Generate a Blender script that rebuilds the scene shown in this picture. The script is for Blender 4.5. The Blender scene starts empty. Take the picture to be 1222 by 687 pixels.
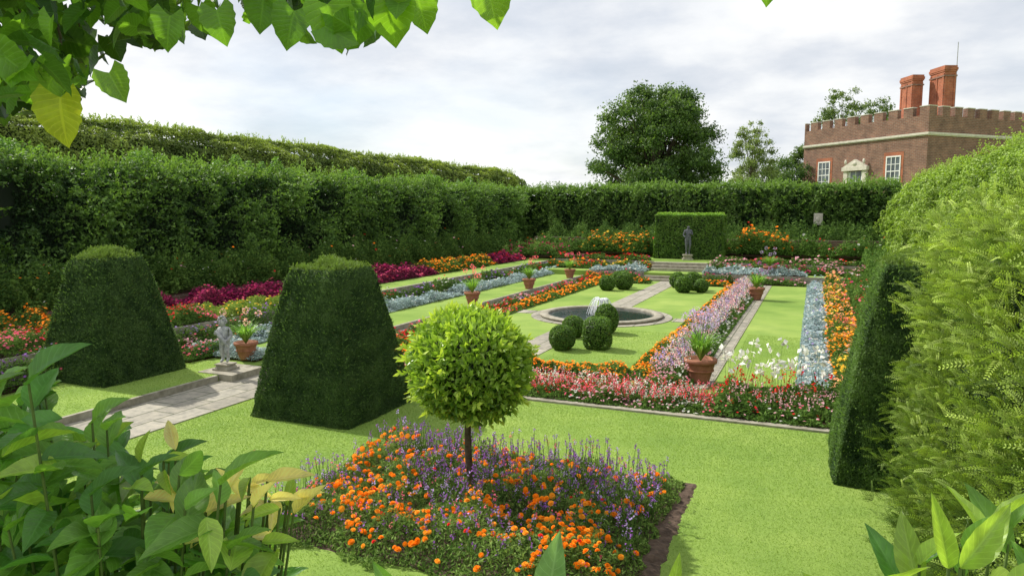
import bpy, math, numpy as np
from mathutils import Vector
R=np.random.default_rng(11)
CAM=np.array([0.,0.,3.])
sc=bpy.context.scene
col_=sc.collection
TH=math.radians(23)
def W(L,D,z): return np.array([math.cos(TH)*L-math.sin(TH)*D, math.sin(TH)*L+math.cos(TH)*D, z])

# ------------------------------------------------------------- materials
def newmat(name):
    m=bpy.data.materials.new(name); m.use_nodes=True
    nt=m.node_tree; nt.nodes.clear()
    out=nt.nodes.new('ShaderNodeOutputMaterial'); b=nt.nodes.new('ShaderNodeBsdfPrincipled')
    nt.links.new(b.outputs[0],out.inputs[0])
    return m,nt,b,out
def ramp(nt,fac,stops):
    r=nt.nodes.new('ShaderNodeValToRGB'); e=r.color_ramp.elements
    while len(e)<len(stops): e.new(0.5)
    for i,(p,c) in enumerate(stops):
        e[i].position=p; e[i].color=(*c,1)
    nt.links.new(fac,r.inputs[0]); return r.outputs[0]
def noise(nt,vec,scale,detail=5,rough=.6):
    n=nt.nodes.new('ShaderNodeTexNoise'); n.inputs['Scale'].default_value=scale
    n.inputs['Detail'].default_value=detail; n.inputs['Roughness'].default_value=rough
    if vec is not None: nt.links.new(vec,n.inputs['Vector'])
    return n
def objco(nt):
    g=nt.nodes.new('ShaderNodeNewGeometry'); return g.outputs['Position']
def mixc(nt,fac,a,b,mode='MIX'):
    m=nt.nodes.new('ShaderNodeMixRGB'); m.blend_type=mode
    if isinstance(fac,(int,float)): m.inputs[0].default_value=fac
    else: nt.links.new(fac,m.inputs[0])
    for i,x in ((1,a),(2,b)):
        if isinstance(x,tuple): m.inputs[i].default_value=(*x,1)
        else: nt.links.new(x,m.inputs[i])
    return m.outputs[0]
def bump(nt,b,h,strength=.3,dist=.02):
    n=nt.nodes.new('ShaderNodeBump'); n.inputs['Strength'].default_value=strength; n.inputs['Distance'].default_value=dist
    nt.links.new(h,n.inputs['Height']); nt.links.new(n.outputs[0],b.inputs['Normal'])

def foliage_mat(name,transl=.3,rough=.5,spec=.3,veins=False,gain=1.4,tint=(1.4,1.5,.6)):
    m,nt,b,out=newmat(name)
    a=nt.nodes.new('ShaderNodeAttribute'); a.attribute_name='Col'
    c=mixc(nt,1.0,a.outputs['Color'],(gain,gain,gain),'MULTIPLY')
    if veins:
        u=nt.nodes.new('ShaderNodeAttribute'); u.attribute_name='luv'
        s=nt.nodes.new('ShaderNodeSeparateXYZ'); nt.links.new(u.outputs['Vector'],s.inputs[0])
        ab=nt.nodes.new('ShaderNodeMath'); ab.operation='ABSOLUTE'; nt.links.new(s.outputs[0],ab.inputs[0])
        m1=nt.nodes.new('ShaderNodeMath'); m1.operation='MULTIPLY'; m1.inputs[1].default_value=-2.6; nt.links.new(ab.outputs[0],m1.inputs[0])
        m2=nt.nodes.new('ShaderNodeMath'); m2.operation='MULTIPLY_ADD'; m2.inputs[1].default_value=9.0
        nt.links.new(s.outputs[1],m2.inputs[0]); nt.links.new(m1.outputs[0],m2.inputs[2])
        f=nt.nodes.new('ShaderNodeMath'); f.operation='FRACT'; nt.links.new(m2.outputs[0],f.inputs[0])
        sv=ramp(nt,f.outputs[0],[(0,(1,1,1)),(.1,(.15,.15,.15)),(.5,(0,0,0)),(.92,(.1,.1,.1)),(1,(1,1,1))])
        mv=ramp(nt,ab.outputs[0],[(0,(1,1,1)),(.05,(.8,.8,.8)),(.09,(0,0,0))])
        v=mixc(nt,1.0,sv,mv,'LIGHTEN')
        bright=mixc(nt,1.0,c,(1.6,1.5,1.8),'MULTIPLY')
        vf=nt.nodes.new('ShaderNodeMath'); vf.operation='MULTIPLY'; vf.inputs[1].default_value=.5; nt.links.new(v,vf.inputs[0])
        nz=noise(nt,objco(nt),30,4)
        dk=mixc(nt,1.0,c,ramp(nt,nz.outputs[0],[(.3,(.75,.75,.75)),(.7,(1.15,1.15,1.1))]),'MULTIPLY')
        c=mixc(nt,vf.outputs[0],dk,bright)
        bump(nt,b,v,.35,.003)
    nt.links.new(c,b.inputs['Base Color'])
    b.inputs['Roughness'].default_value=rough
    b.inputs['Specular IOR Level'].default_value=spec
    t=nt.nodes.new('ShaderNodeBsdfTranslucent')
    tc=mixc(nt,1.0,c,tint,'MULTIPLY'); nt.links.new(tc,t.inputs[0])
    ms=nt.nodes.new('ShaderNodeMixShader'); ms.inputs[0].default_value=transl
    nt.links.new(b.outputs[0],ms.inputs[1]); nt.links.new(t.outputs[0],ms.inputs[2]); nt.links.new(ms.outputs[0],out.inputs[0])
    return m
M_FOL=foliage_mat('foliage',.32,.5,.3,gain=1.5)
M_BAY=foliage_mat('glossy_foliage',.3,.35,.45,gain=1.55)
M_YEW=foliage_mat('yew_foliage',.22,.55,.25,gain=1.5)
M_LEAF=foliage_mat('broad_leaf',.48,.34,.6,True,gain=1.4)
M_FLO=foliage_mat('blossom',.3,.7,.1,gain=1.3,tint=(1.1,1.1,.9))

def simple(name,stops,scale,rough=.85,bs=.3,bd=.01,det=8,metal=0,spec=.3):
    m,nt,b,out=newmat(name); n=noise(nt,objco(nt),scale,det)
    nt.links.new(ramp(nt,n.outputs[0],stops),b.inputs['Base Color']); b.inputs['Roughness'].default_value=rough
    b.inputs['Metallic'].default_value=metal; b.inputs['Specular IOR Level'].default_value=spec
    bump(nt,b,n.outputs[0],bs,bd); return m
def grass_mat(name='lawn_grass'):
    m,nt,b,out=newmat(name); p=objco(nt)
    n1=noise(nt,p,.35,3); n2=noise(nt,p,120,2,.6); n3=noise(nt,p,1.6,4,.5)
    c=ramp(nt,n1.outputs[0],[(.3,(.18,.29,.06)),(.5,(.25,.365,.082)),(.72,(.32,.42,.11))])
    c=mixc(nt,1.0,c,ramp(nt,n2.outputs[0],[(.25,(.78,.8,.74)),(.55,(1,1,1)),(.8,(1.14,1.12,1.1))]),'MULTIPLY')
    c=mixc(nt,1.0,c,ramp(nt,n3.outputs[0],[(.3,(.86,.90,.86)),(.65,(1.06,1.04,1.0))]),'MULTIPLY')
    nt.links.new(c,b.inputs['Base Color']); b.inputs['Roughness'].default_value=.9; b.inputs['Specular IOR Level'].default_value=.1
    bump(nt,b,n2.outputs[0],.4,.01); return m
M_GRASS=grass_mat()
M_SOIL=simple('soil',[(.3,(.05,.032,.022)),(.7,(.15,.10,.07))],14,bs=.8,bd=.03)
M_STONE=simple('stone',[(.25,(.17,.155,.11)),(.5,(.32,.295,.23)),(.75,(.46,.43,.35))],6)
M_PALE=simple('pale_stone',[(.3,(.5,.46,.38)),(.7,(.68,.64,.55))],3)
M_TERRA=simple('terracotta',[(.3,(.27,.11,.065)),(.7,(.43,.19,.12))],12)
M_LEAD=simple('grey_lead',[(.3,(.20,.21,.22)),(.5,(.36,.37,.38)),(.75,(.56,.56,.55))],16,rough=.6)
M_DLEAD=simple('dark_lead',[(.3,(.06,.065,.075)),(.7,(.16,.17,.19))],16,rough=.5)
M_BARK=simple('bark',[(.3,(.045,.032,.022)),(.7,(.14,.11,.08))],22,bs=.8,bd=.02)
M_STEM=simple('green_stem',[(.3,(.06,.10,.025)),(.7,(.14,.20,.05))],22,bs=.1,bd=.002)
M_PAINT=simple('white_paint',[(.3,(.72,.72,.7)),(.7,(.82,.82,.8))],3,rough=.5,bs=.02)
def brick_mat(name,c1,c2,mortar,scale=1.0,bw=.24,rh=.08,ms=.012,horizontal=False,rough=.9):
    m,nt,b,out=newmat(name); 
    tc=nt.nodes.new('ShaderNodeTexCoord'); s=nt.nodes.new('ShaderNodeSeparateXYZ'); nt.links.new(tc.outputs['Object'],s.inputs[0])
    cb=nt.nodes.new('ShaderNodeCombineXYZ')
    if horizontal:
        nt.links.new(s.outputs[1],cb.inputs[0]); nt.links.new(s.outputs[0],cb.inputs[1])
    else:
        ad=nt.nodes.new('ShaderNodeMath'); nt.links.new(s.outputs[0],ad.inputs[0]); nt.links.new(s.outputs[1],ad.inputs[1])
        nt.links.new(ad.outputs[0],cb.inputs[0]); nt.links.new(s.outputs[2],cb.inputs[1])
    br=nt.nodes.new('ShaderNodeTexBrick'); nt.links.new(cb.outputs[0],br.inputs['Vector'])
    br.inputs['Scale'].default_value=scale; br.inputs['Brick Width'].default_value=bw; br.inputs['Row Height'].default_value=rh; br.inputs['Mortar Size'].default_value=ms
    br.inputs['Color1'].default_value=(*c1,1); br.inputs['Color2'].default_value=(*c2,1); br.inputs['Mortar'].default_value=(*mortar,1)
    n=noise(nt,tc.outputs['Object'],.9 if not horizontal else 7,8,.7)
    c=mixc(nt,1.0,br.outputs[0],ramp(nt,n.outputs[0],[(.25,(.5,.52,.55)),(.5,(.95,.95,.95)),(.75,(1.35,1.3,1.25))]),'MULTIPLY')
    nt.links.new(c,b.inputs['Base Color']); b.inputs['Roughness'].default_value=rough; b.inputs['Specular IOR Level'].default_value=.1
    return m
M_BRICK=brick_mat('red_brick',(.27,.14,.10),(.19,.10,.078),(.28,.23,.18),bw=.45,rh=.16,ms=.018)
M_CHIM=brick_mat('orange_brick',(.44,.15,.08),(.35,.115,.065),(.34,.2,.14),bw=.45,rh=.16,ms=.014)
M_OLDB=brick_mat('old_garden_brick',(.20,.11,.08),(.14,.085,.065),(.2,.17,.13))
M_PAVE=brick_mat('flagstone',(.40,.375,.31),(.31,.29,.24),(.13,.14,.09),bw=.75,rh=.43,ms=.012,horizontal=True)
m,nt,b,out=newmat('pond_water'); b.inputs['Base Color'].default_value=(.015,.03,.035,1); b.inputs['Roughness'].default_value=.06
n=noise(nt,objco(nt),9,3); bump(nt,b,n.outputs[0],.25,.02); M_WATER=m
m,nt,b,out=newmat('window_glass'); n=noise(nt,objco(nt),.6,2)
nt.links.new(ramp(nt,n.outputs[0],[(.3,(.04,.05,.06)),(.7,(.22,.25,.28))]),b.inputs['Base Color']); b.inputs['Roughness'].default_value=.08; M_GLASS=m
m,nt,b,out=newmat('water_spray'); b.inputs['Base Color'].default_value=(.9,.93,.95,1); b.inputs['Roughness'].default_value=.3; M_SPRAY=m

# ------------------------------------------------------------- mesh helpers
def nrm(v): return v/np.maximum(np.linalg.norm(v,axis=-1,keepdims=True),1e-9)
def fbm(P,freq,seed,oct=6):
    r=np.random.default_rng(seed); o=np.zeros(len(P)); a=0
    for i in range(oct*2):
        d=r.normal(size=3); d/=np.linalg.norm(d); f=freq*(1.45**(i/2)); w=1/(1+.35*i)
        o+=w*np.sin(P@d*f*6.283+r.uniform(0,6.28)); a+=w*w
    return o/math.sqrt(a)
def build(name,parts,mat,smooth=False,parent=None,luv=None):
    V=[];C=[];loops=[];starts=[];tot=[];vo=0;lo=0;mi=[]
    for p in parts:
        v=np.asarray(p[0],float).reshape(-1,3); f=np.asarray(p[1]); 
        c=p[2] if len(p)>2 and p[2] is not None else (1,1,1)
        c=np.asarray(c,float)
        if c.ndim==1: c=np.tile(c,(len(v),1))
        V.append(v);C.append(c);loops.append((f+vo).ravel()); k=f.shape[1]
        starts.append(np.arange(len(f))*k+lo); tot.append(np.full(len(f),k)); mi.append(np.full(len(f),p[3] if len(p)>3 else 0))
        vo+=len(v); lo+=f.size
    V=np.concatenate(V);C=np.concatenate(C);loops=np.concatenate(loops);starts=np.concatenate(starts);tot=np.concatenate(tot);mi=np.concatenate(mi)
    me=bpy.data.meshes.new(name)
    me.vertices.add(len(V)); me.vertices.foreach_set('co',V.astype(np.float32).ravel())
    me.loops.add(len(loops)); me.loops.foreach_set('vertex_index',loops.astype(np.int32))
    me.polygons.add(len(starts)); me.polygons.foreach_set('loop_start',starts.astype(np.int32)); me.polygons.foreach_set('loop_total',tot.astype(np.int32))
    me.polygons.foreach_set('material_index',mi.astype(np.int32))
    me.polygons.foreach_set('use_smooth',np.full(len(starts),bool(smooth)))
    a=me.color_attributes.new('Col','FLOAT_COLOR','POINT'); a.data.foreach_set('color',np.concatenate([C,np.ones((len(C),1))],1).astype(np.float32).ravel())
    if luv is not None:
        a=me.attributes.new('luv','FLOAT_VECTOR','POINT'); a.data.foreach_set('vector',np.asarray(luv,np.float32).ravel())
    me.update(calc_edges=True); me.validate()
    for m_ in (mat if isinstance(mat,(list,tuple)) else [mat]): me.materials.append(m_)
    o=bpy.data.objects.new(name,me); col_.objects.link(o)
    if parent is not None: o.parent=parent
    return o
def tag(o,label,cat,group=None,kind=None):
    o['label']=label;o['category']=cat
    if group:o['group']=group
    if kind:o['kind']=kind
    return o
def empty(name,loc,rz=0):
    e=bpy.data.objects.new(name,None); e.location=tuple(loc); e.rotation_euler=(0,0,rz); e.empty_display_size=.2; col_.objects.link(e); return e
BF=np.array([[0,3,2,1],[4,5,6,7],[0,1,5,4],[1,2,6,5],[2,3,7,6],[3,0,4,7]])
def box(x0,x1,y0,y1,z0,z1):
    return (np.array([[x0,y0,z0],[x1,y0,z0],[x1,y1,z0],[x0,y1,z0],[x0,y0,z1],[x1,y0,z1],[x1,y1,z1],[x0,y1,z1]]),BF,None)
def frus(x0,x1,y0,y1,z0,tx0,tx1,ty0,ty1,z1,c=None):
    return (np.array([[x0,y0,z0],[x1,y0,z0],[x1,y1,z0],[x0,y1,z0],[tx0,ty0,z1],[tx1,ty0,z1],[tx1,ty1,z1],[tx0,ty1,z1]]),BF,c)
def lathe(prof,cx=0,cy=0,n=32,c=None):
    p=np.array(prof,float); a=np.linspace(0,2*np.pi,n,endpoint=False); k=len(p)
    V=np.stack([cx+np.outer(p[:,0],np.cos(a)),cy+np.outer(p[:,0],np.sin(a)),np.outer(p[:,1],np.ones(n))],-1).reshape(-1,3)
    F=[]
    for i in range(k-1):
        for j in range(n):
            F.append([i*n+j,i*n+(j+1)%n,(i+1)*n+(j+1)%n,(i+1)*n+j])
    return (V,np.array(F),c)
def tube(pts,rad,n=8,c=None):
    pts=np.array(pts,float); V=[];k=len(pts)
    for i in range(k):
        t=pts[min(i+1,k-1)]-pts[max(i-1,0)]; t=t/np.linalg.norm(t)
        u=np.cross(t,[0.3,.9,.1]); u/=np.linalg.norm(u); w=np.cross(t,u)
        a=np.linspace(0,2*np.pi,n,endpoint=False)
        V.append(pts[i]+rad[i]*(np.outer(np.cos(a),u)+np.outer(np.sin(a),w)))
    V=np.concatenate(V);F=[]
    for i in range(k-1):
        for j in range(n): F.append([i*n+j,i*n+(j+1)%n,(i+1)*n+(j+1)%n,(i+1)*n+j])
    return (V,np.array(F),c)
def sphere(c,r,seg=16,rings=10,col=None):
    r=np.array(r)*np.ones(3); th=np.linspace(.02,np.pi-.02,rings); 
    V=[];F=[]
    for t in th:
        for j in range(seg):
            a=2*np.pi*j/seg; V.append([c[0]+r[0]*math.sin(t)*math.cos(a),c[1]+r[1]*math.sin(t)*math.sin(a),c[2]+r[2]*math.cos(t)])
    for i in range(rings-1):
        for j in range(seg): F.append([i*seg+j,(i+1)*seg+j,(i+1)*seg+(j+1)%seg,i*seg+(j+1)%seg])
    return (np.array(V),np.array(F),col)
def lerp(a,b,t): return a+(b-a)*t[:,None]
def leaves(P,N,size,C,spread=.7,aspect=.55,A=None,aspread=.5):
    n=len(P); size=np.ones(n)*size*R.uniform(.7,1.3,n)
    if A is None:
        nn=nrm(N+spread*R.normal(size=(n,3))); a=nrm(np.cross(nn,R.normal(size=(n,3)))); b=np.cross(nn,a)
        base=P-a*size[:,None]*.5
    else:
        a=nrm(A+aspread*R.normal(size=(n,3))); b=nrm(np.cross(a,R.normal(size=(n,3)))); nn=np.cross(a,b); base=P
    L=size[:,None]; w=L*aspect*.5
    v0=base; v1=base+a*L*.45+b*w+nn*w*.3; v2=base+a*L; v3=base+a*L*.45-b*w+nn*w*.3
    V=np.stack([v0,v1,v2,v3],1).reshape(-1,3)
    C=np.asarray(C); Cc=np.repeat(C if C.ndim==2 else np.tile(C,(n,1)),4,0).reshape(n,4,3).copy(); Cc[:,0]*=.7; Cc[:,2]*=1.12
    return (V,np.arange(n*4).reshape(n,4),Cc.reshape(-1,3))
def blossoms(P,N,s,C,near=False):
    out=[];n=len(P); nn=nrm(N+.35*R.normal(size=(n,3))); a=nrm(np.cross(nn,R.normal(size=(n,3)))); b=np.cross(nn,a)
    s=(np.ones(n)*s*R.uniform(.75,1.25,n))[:,None]
    if not near:
        for k in range(3):
            t=k*math.pi/3; d=a*math.cos(t)+b*math.sin(t); e=-a*math.sin(t)+b*math.cos(t)
            V=np.stack([P-d*s*.5+nn*s*.05*k,P+e*s*.3+nn*s*(.1),P+d*s*.5,P-e*s*.3+nn*s*.1],1).reshape(-1,3)
            out.append((V,np.arange(n*4).reshape(n,4),np.repeat(C,4,0)*(1-.08*k)))
    else:
        for ring,(rad,lift,m,w) in enumerate([(.52,-.02,8,.24),(.38,.16,7,.2),(.2,.28,5,.14)]):
            for k in range(m):
                t=2*math.pi*(k+.5*ring)/m; d=a*math.cos(t)+b*math.sin(t); e=-a*math.sin(t)+b*math.cos(t)
                V=np.stack([P+nn*s*lift*.3,P+d*s*rad*.75+e*s*w+nn*s*lift,P+d*s*rad+nn*s*(lift-.05),P+d*s*rad*.75-e*s*w+nn*s*lift],1).reshape(-1,3)
                Cc=np.repeat(C,4,0).reshape(n,4,3).copy(); Cc[:,0]*=.65; Cc*= (0.88+.09*ring)
                out.append((V,np.arange(n*4).reshape(n,4),Cc.reshape(-1,3)))
    return out
def quad_faces_frustum(x0,x1,y0,y1,z0,tx0,tx1,ty0,ty1,z1):
    v,f,_=frus(x0,x1,y0,y1,z0,tx0,tx1,ty0,ty1,z1); return [v[q] for q in f[1:]]
def profile_faces(prof,y0,y1):
    out=[]
    for (xa,za),(xb,zb) in zip(prof[:-1],prof[1:]):
        out.append(np.array([[xa,y0,za],[xb,y0,zb],[xb,y1,zb],[xa,y1,za]]))
    return out
def clad(faces,lsz,k,cov,lo,hi,disp=.05,freq=.5,inward=.1,spread=.7,aspect=.55,cl=1.0,seed=3,top=1.25,step=1.6,axis=None):
    parts=[]
    for q in faces:
        q=np.array(q); e1=np.linalg.norm(q[1]-q[0]); e2=np.linalg.norm(q[3]-q[0])
        n1=max(1,int(math.ceil(e1/step))); n2=max(1,int(math.ceil(e2/step)))
        N=np.cross(q[1]-q[0],q[3]-q[0])
        if np.linalg.norm(N)<1e-6: N=np.cross(q[2]-q[1],q[3]-q[1])
        N=N/np.linalg.norm(N)
        bl=lambda u,v:((1-u)*(1-v))[:,None]*q[0]+(u*(1-v))[:,None]*q[1]+(u*v)[:,None]*q[2]+((1-u)*v)[:,None]*q[3]
        for i in range(n1):
            for j in range(n2):
                c=bl(np.array([(i+.5)/n1]),np.array([(j+.5)/n2]))[0]; d=np.linalg.norm(c-CAM)
                covf=.35 if (np.dot(N,CAM-c)<-.35*d) else 1
                s=max(lsz,k*d); area=e1*e2/(n1*n2); n=int(area*cov*covf/(s*s*aspect*.5))
                if n<1: continue
                P=bl((i+R.random(n))/n1,(j+R.random(n))/n2)
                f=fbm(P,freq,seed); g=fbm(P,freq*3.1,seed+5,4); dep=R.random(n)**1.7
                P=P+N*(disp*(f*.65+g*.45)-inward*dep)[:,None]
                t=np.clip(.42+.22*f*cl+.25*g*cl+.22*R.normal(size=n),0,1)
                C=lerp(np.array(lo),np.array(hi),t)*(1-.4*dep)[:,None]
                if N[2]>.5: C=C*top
                if axis is not None:
                    parts.append(leaves(P,None,s,C,aspect=aspect,A=N*.8+np.array(axis),aspread=.6))
                else: parts.append(leaves(P,np.tile(N,(n,1)),s,C,spread,aspect))
    return parts
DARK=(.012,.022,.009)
def shoots(x0,x1,y0,y1,z,n,ln,C,disp=.05,leaf=.04,up=(0,0,1),dome=0):
    parts=[]
    P=np.stack([R.uniform(x0,x1,n),R.uniform(y0,y1,n),np.full(n,z)],1)
    if dome:
        u=(P[:,0]-(x0+x1)/2)/((x1-x0)/2); w=(P[:,1]-(y0+y1)/2)/((y1-y0)/2); P[:,2]+=dome*(1-np.maximum(np.abs(u),np.abs(w))**2)
    A=nrm(np.array(up)+.35*R.normal(size=(n,3))); l=R.uniform(.4,1.0,n)*ln*(1+.35*fbm(P,.25 if not dome else 1.2,8))
    for t in np.linspace(.1,1,6):
        Q=P+A*(l*t)[:,None]; c=lerp(np.array(C)*.7,np.array(C)*1.15,np.full(n,t)*R.uniform(.7,1,n))
        parts.append(leaves(Q,None,leaf,c,aspect=.4,A=A,aspread=.6))
        parts.append(leaves(Q,None,leaf,c,aspect=.4,A=A,aspread=.6))
    return parts

# ------------------------------------------------------------- ground
xs=[-900,-60,-22,-14.81,-14.8,-12.01,-12.0,-9.61,-9.6,3.0,3.01,25,60,900]
ys=[-900,-60,1.5,3.2,10.4,30.99,31,32.99,33,37.0,37.01,60,200,1500]
def gz(x,y):
    z=0
    z=max(z,.9 if x<=-14.81 else .6 if x<=-12.01 else .12 if x<=-9.61 else 0)
    z=max(z,1.1 if y>=37.01 else .7 if y>=33 else .35 if y>=31 else 0)
    if x>=3.01: z=max(z,.8)
    if y<=1.5: z=max(z,1.4)
    return z
V=np.array([[x,y,gz(x,y)] for y in ys for x in xs]); nx=len(xs)
F=np.array([[j*nx+i,j*nx+i+1,(j+1)*nx+i+1,(j+1)*nx+i] for j in range(len(ys)-1) for i in range(nx-1)])
tag(build('ground',[(V,F,None)],M_GRASS),'grassy terraced ground of a sunken garden','ground',kind='structure')
def sheet(name,rects,mat,label,cat):
    return tag(build(name,[box(a,b_,c,d,e,f) for a,b_,c,d,e,f in rects],mat),label,cat,kind='structure')
sheet('lawn',[(-8.2,2.98,3.25,10.28,-.02,.02)],M_GRASS,'mown lawn around the clipped yews','lawn')
sheet('lawn',[(-11.98,-9.62,3.3,10.2,.08,.135)],M_GRASS,'mown lawn patch under a clipped yew','lawn')
sheet('lawn',[(-8.1,-3.1,12.0,30.95,-.02,.03)],M_GRASS,'sunken lawn around the round pond','lawn')
sheet('lawn',[(-1.52,-.05,12.6,30.95,-.02,.03)],M_GRASS,'long narrow mown grass strip','lawn')
sheet('lawn',[(-11.1,-9.7,11.0,30.9,.08,.14)],M_GRASS,'long narrow grass strip on the low terrace','lawn')
sheet('lawn',[(-13.2,-12.15,6.0,32.9,.55,.62)],M_GRASS,'narrow grass strip on the upper terrace','lawn')
sheet('lawn',[(-11.9,2.5,33.9,36.2,.65,.72)],M_GRASS,'grass on the far terrace before the arbour','lawn')
sheet('path',[(-9.56,-8.2,3.25,10.6,-.03,.035),(-9.55,-9.0,10.6,30.9,-.03,.036),(-2.0,-1.56,12.2,30.9,-.03,.036)],M_PAVE,'flagstone garden path between beds','path')
sheet('path',[(-6.0,-5.2,11.9,17.8,-.03,.042),(-6.0,-5.2,21.6,31.0,-.03,.042),(-9.0,-7.6,19.3,19.9,-.03,.042),(-3.5,-2.0,19.3,19.9,-.03,.042)],M_PAVE,'stone paths crossing at the pond','path')
sheet('kerb',[(-8.2,2.9,10.32,10.46,-.03,.04)],M_STONE,'flat stone edging between lawn and flower bed','kerb')
sheet('kerb',[(-9.63,-9.57,3.3,9.3,-.03,.14),(-10.1,-9.3,9.35,10.15,-.03,.15),(-9.66,-9.58,10.6,30.9,-.03,.15)],M_STONE,'worn stone kerb of the low terrace','kerb')
sheet('kerb',[(-1.55,-1.52,12.4,30.9,-.03,.045),(-3.10,-3.06,12.9,30.9,-.02,.045),(-8.12,-8.08,12.5,30.9,-.02,.045)],M_STONE,'thin stone edging along the grass','kerb')
tag(build('retaining_wall',[box(-12.1,-12.0,4,33,-.1,.63)],M_STONE),'low mossy stone retaining wall of the terrace','wall')
tag(build('retaining_wall',[box(-14.9,-14.8,4,37,-.1,.92)],M_OLDB),'low old brick retaining wall under shrubs','wall')
tag(build('retaining_wall',[box(-9.5,-6.85,30.96,31.05,-.1,.37),box(-4.35,3.0,30.96,31.05,-.1,.37),box(-11.9,-6.85,32.96,33.05,-.1,.72),box(-4.35,3.0,32.96,33.05,-.1,.72)],M_STONE),'low stone retaining walls beside the steps','wall')
tag(build('retaining_wall',[box(-14.7,3.2,37.9,38.15,1.0,1.6)],M_OLDB),'low old brick wall below the far hedge','wall')
st=[]
for i in range(2): st.append(box(-6.8,-4.4,30.5+.25*i,30.95,-.02+.12*i,.12*(i+1)))
for i in range(3): st.append(box(-6.8,-4.4,32.1+.25*i,33.0,.34+.12*i,.35+.118*(i+1)))
tag(build('garden_steps',st,M_STONE),'worn grey stone steps up to the terrace','steps')

def blades(rects,label):
    parts=[]
    for (x0,x1,y0,y1,z,dn) in rects:
        n=int((x1-x0)*(y1-y0)*dn); P=np.stack([R.uniform(x0,x1,n),R.uniform(y0,y1,n),np.full(n,z)],1)
        keep=~((P[:,0]>-4.9)&(P[:,0]<-1.08)&(P[:,1]>4.85)&(P[:,1]<7.8)); P=P[keep]; n=len(P)
        d=np.linalg.norm(P-CAM,axis=1); h=R.uniform(.008,.018,n); w=np.maximum(.002,.00035*d)
        a=R.uniform(0,6.28,n); ux=np.stack([np.cos(a),np.sin(a),0*a],1)*w[:,None]
        tip=P+np.stack([R.normal(size=n)*.010,R.normal(size=n)*.010,h],1)
        t=np.clip(.5+.22*fbm(P,.25,9,3)+.14*R.normal(size=n),0,1)
        C=lerp(np.array([.135,.215,.042]),np.array([.235,.315,.080]),t)
        V=np.stack([P-ux,P+ux,tip],1).reshape(-1,3)
        parts.append((V,np.arange(3*n).reshape(n,3),np.repeat(C,3,0)))
    tag(build('lawn_grass',parts,M_FOL),label,'grass',kind='stuff')
blades([(-8.2,1.0,4.0,10.28,.02,4200),(-11.9,-9.65,6.5,10.15,.135,2000),(-1.4,-.05,12.6,18,.03,1500),(-5,-3.1,12.9,17.5,.03,1100)],'short mown blades of grass on the lawns')

# ------------------------------------------------------------- hedges
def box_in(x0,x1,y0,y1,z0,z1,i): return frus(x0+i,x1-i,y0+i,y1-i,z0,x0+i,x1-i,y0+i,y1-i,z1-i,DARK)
def boughs(B,Bn,l,leaf,lo,hi,steps=6,rep=2,aspect=.55,tc=None):
    out=[]; tc=R.random(len(B)) if tc is None else tc
    for tt in np.linspace(.1,1,steps):
        for _ in range(rep): out.append(leaves(B+Bn*(l*tt)+np.array([0,0,-.12])*l*tt*tt,None,leaf,lerp(np.array(lo),np.array(hi),np.clip(tc*.7+.3*R.random(len(B)),0,1))*(.7+.4*tt),aspect=aspect,A=Bn,aspread=.7))
    return out
f=quad_faces_frustum(-19.2,-17.0,2,43.0,.9,-19.0,-17.4,2,43,4.2)
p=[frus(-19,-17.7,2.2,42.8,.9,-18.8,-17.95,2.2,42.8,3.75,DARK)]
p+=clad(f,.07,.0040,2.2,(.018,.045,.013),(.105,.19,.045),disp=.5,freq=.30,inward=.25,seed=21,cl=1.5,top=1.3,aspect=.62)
p+=shoots(-18.6,-17.1,3,42.5,4.1,1500,.6,(.14,.23,.05),leaf=.10)
n=4200; yy=R.uniform(3,42,n); zz=R.uniform(.9,4.35,n); B=np.stack([np.full(n,-17.15),yy,zz],1); fz=fbm(B,.30,21); B[:,0]+=.5*fz*.65; Bn=nrm(np.array([1,-.1,.25])+.4*R.normal(size=(n,3)))
k_=(fz+.5*R.normal(size=n))>-.6; B=B[k_];Bn=Bn[k_];fz=fz[k_]
p+=boughs(B,Bn,.5,.10,(.03,.07,.018),(.17,.28,.06),tc=np.clip(.4+.3*fz+.2*R.normal(size=len(B)),0,1))
tag(build('hedge',p,M_FOL),'tall shaggy dark green hornbeam hedge above the terraces','hedge')
prof=[(-19.9,1),(-19.8,4.4),(-20.1,5.3),(-20.9,5.9),(-22.2,5.85),(-23.2,4.8)]
f=[q[[0,3,2,1]] for q in profile_faces(prof,4,50)]
f+=[np.array([[-23,50,1],[-19.7,50,1],[-20.1,50,5.0],[-22.6,50,5.2]])[[0,3,2,1]]]
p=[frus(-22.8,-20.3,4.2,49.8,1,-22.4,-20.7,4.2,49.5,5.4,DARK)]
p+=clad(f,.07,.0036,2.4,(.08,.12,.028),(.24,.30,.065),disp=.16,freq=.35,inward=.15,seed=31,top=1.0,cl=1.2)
p+=shoots(-22.2,-20.2,5,49,5.8,1200,.25,(.22,.29,.06),leaf=.08)
tag(build('hedge',p,M_FOL),'higher rounded yellow-green clipped arbour hedge','hedge')
f=quad_faces_frustum(-17.6,4.0,42.0,44.2,1.0,-17.6,4.0,42.1,44,4.3)
p=[box_in(-17.8,4.2,42.15,44.2,1,4.3,.3)]
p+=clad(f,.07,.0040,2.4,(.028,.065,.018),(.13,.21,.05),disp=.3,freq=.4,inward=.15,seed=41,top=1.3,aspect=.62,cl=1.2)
n=1600; B=np.stack([R.uniform(-17,4,n),np.full(n,42.1),R.uniform(1.2,4.4,n)],1); p+=boughs(B,nrm(np.array([-.1,-1,.3])+.4*R.normal(size=(n,3))),.5,.13,(.05,.11,.025),(.16,.25,.055),5)
p+=shoots(-17,4,42.2,43.4,4.2,1000,.6,(.13,.21,.05),leaf=.13)
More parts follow.
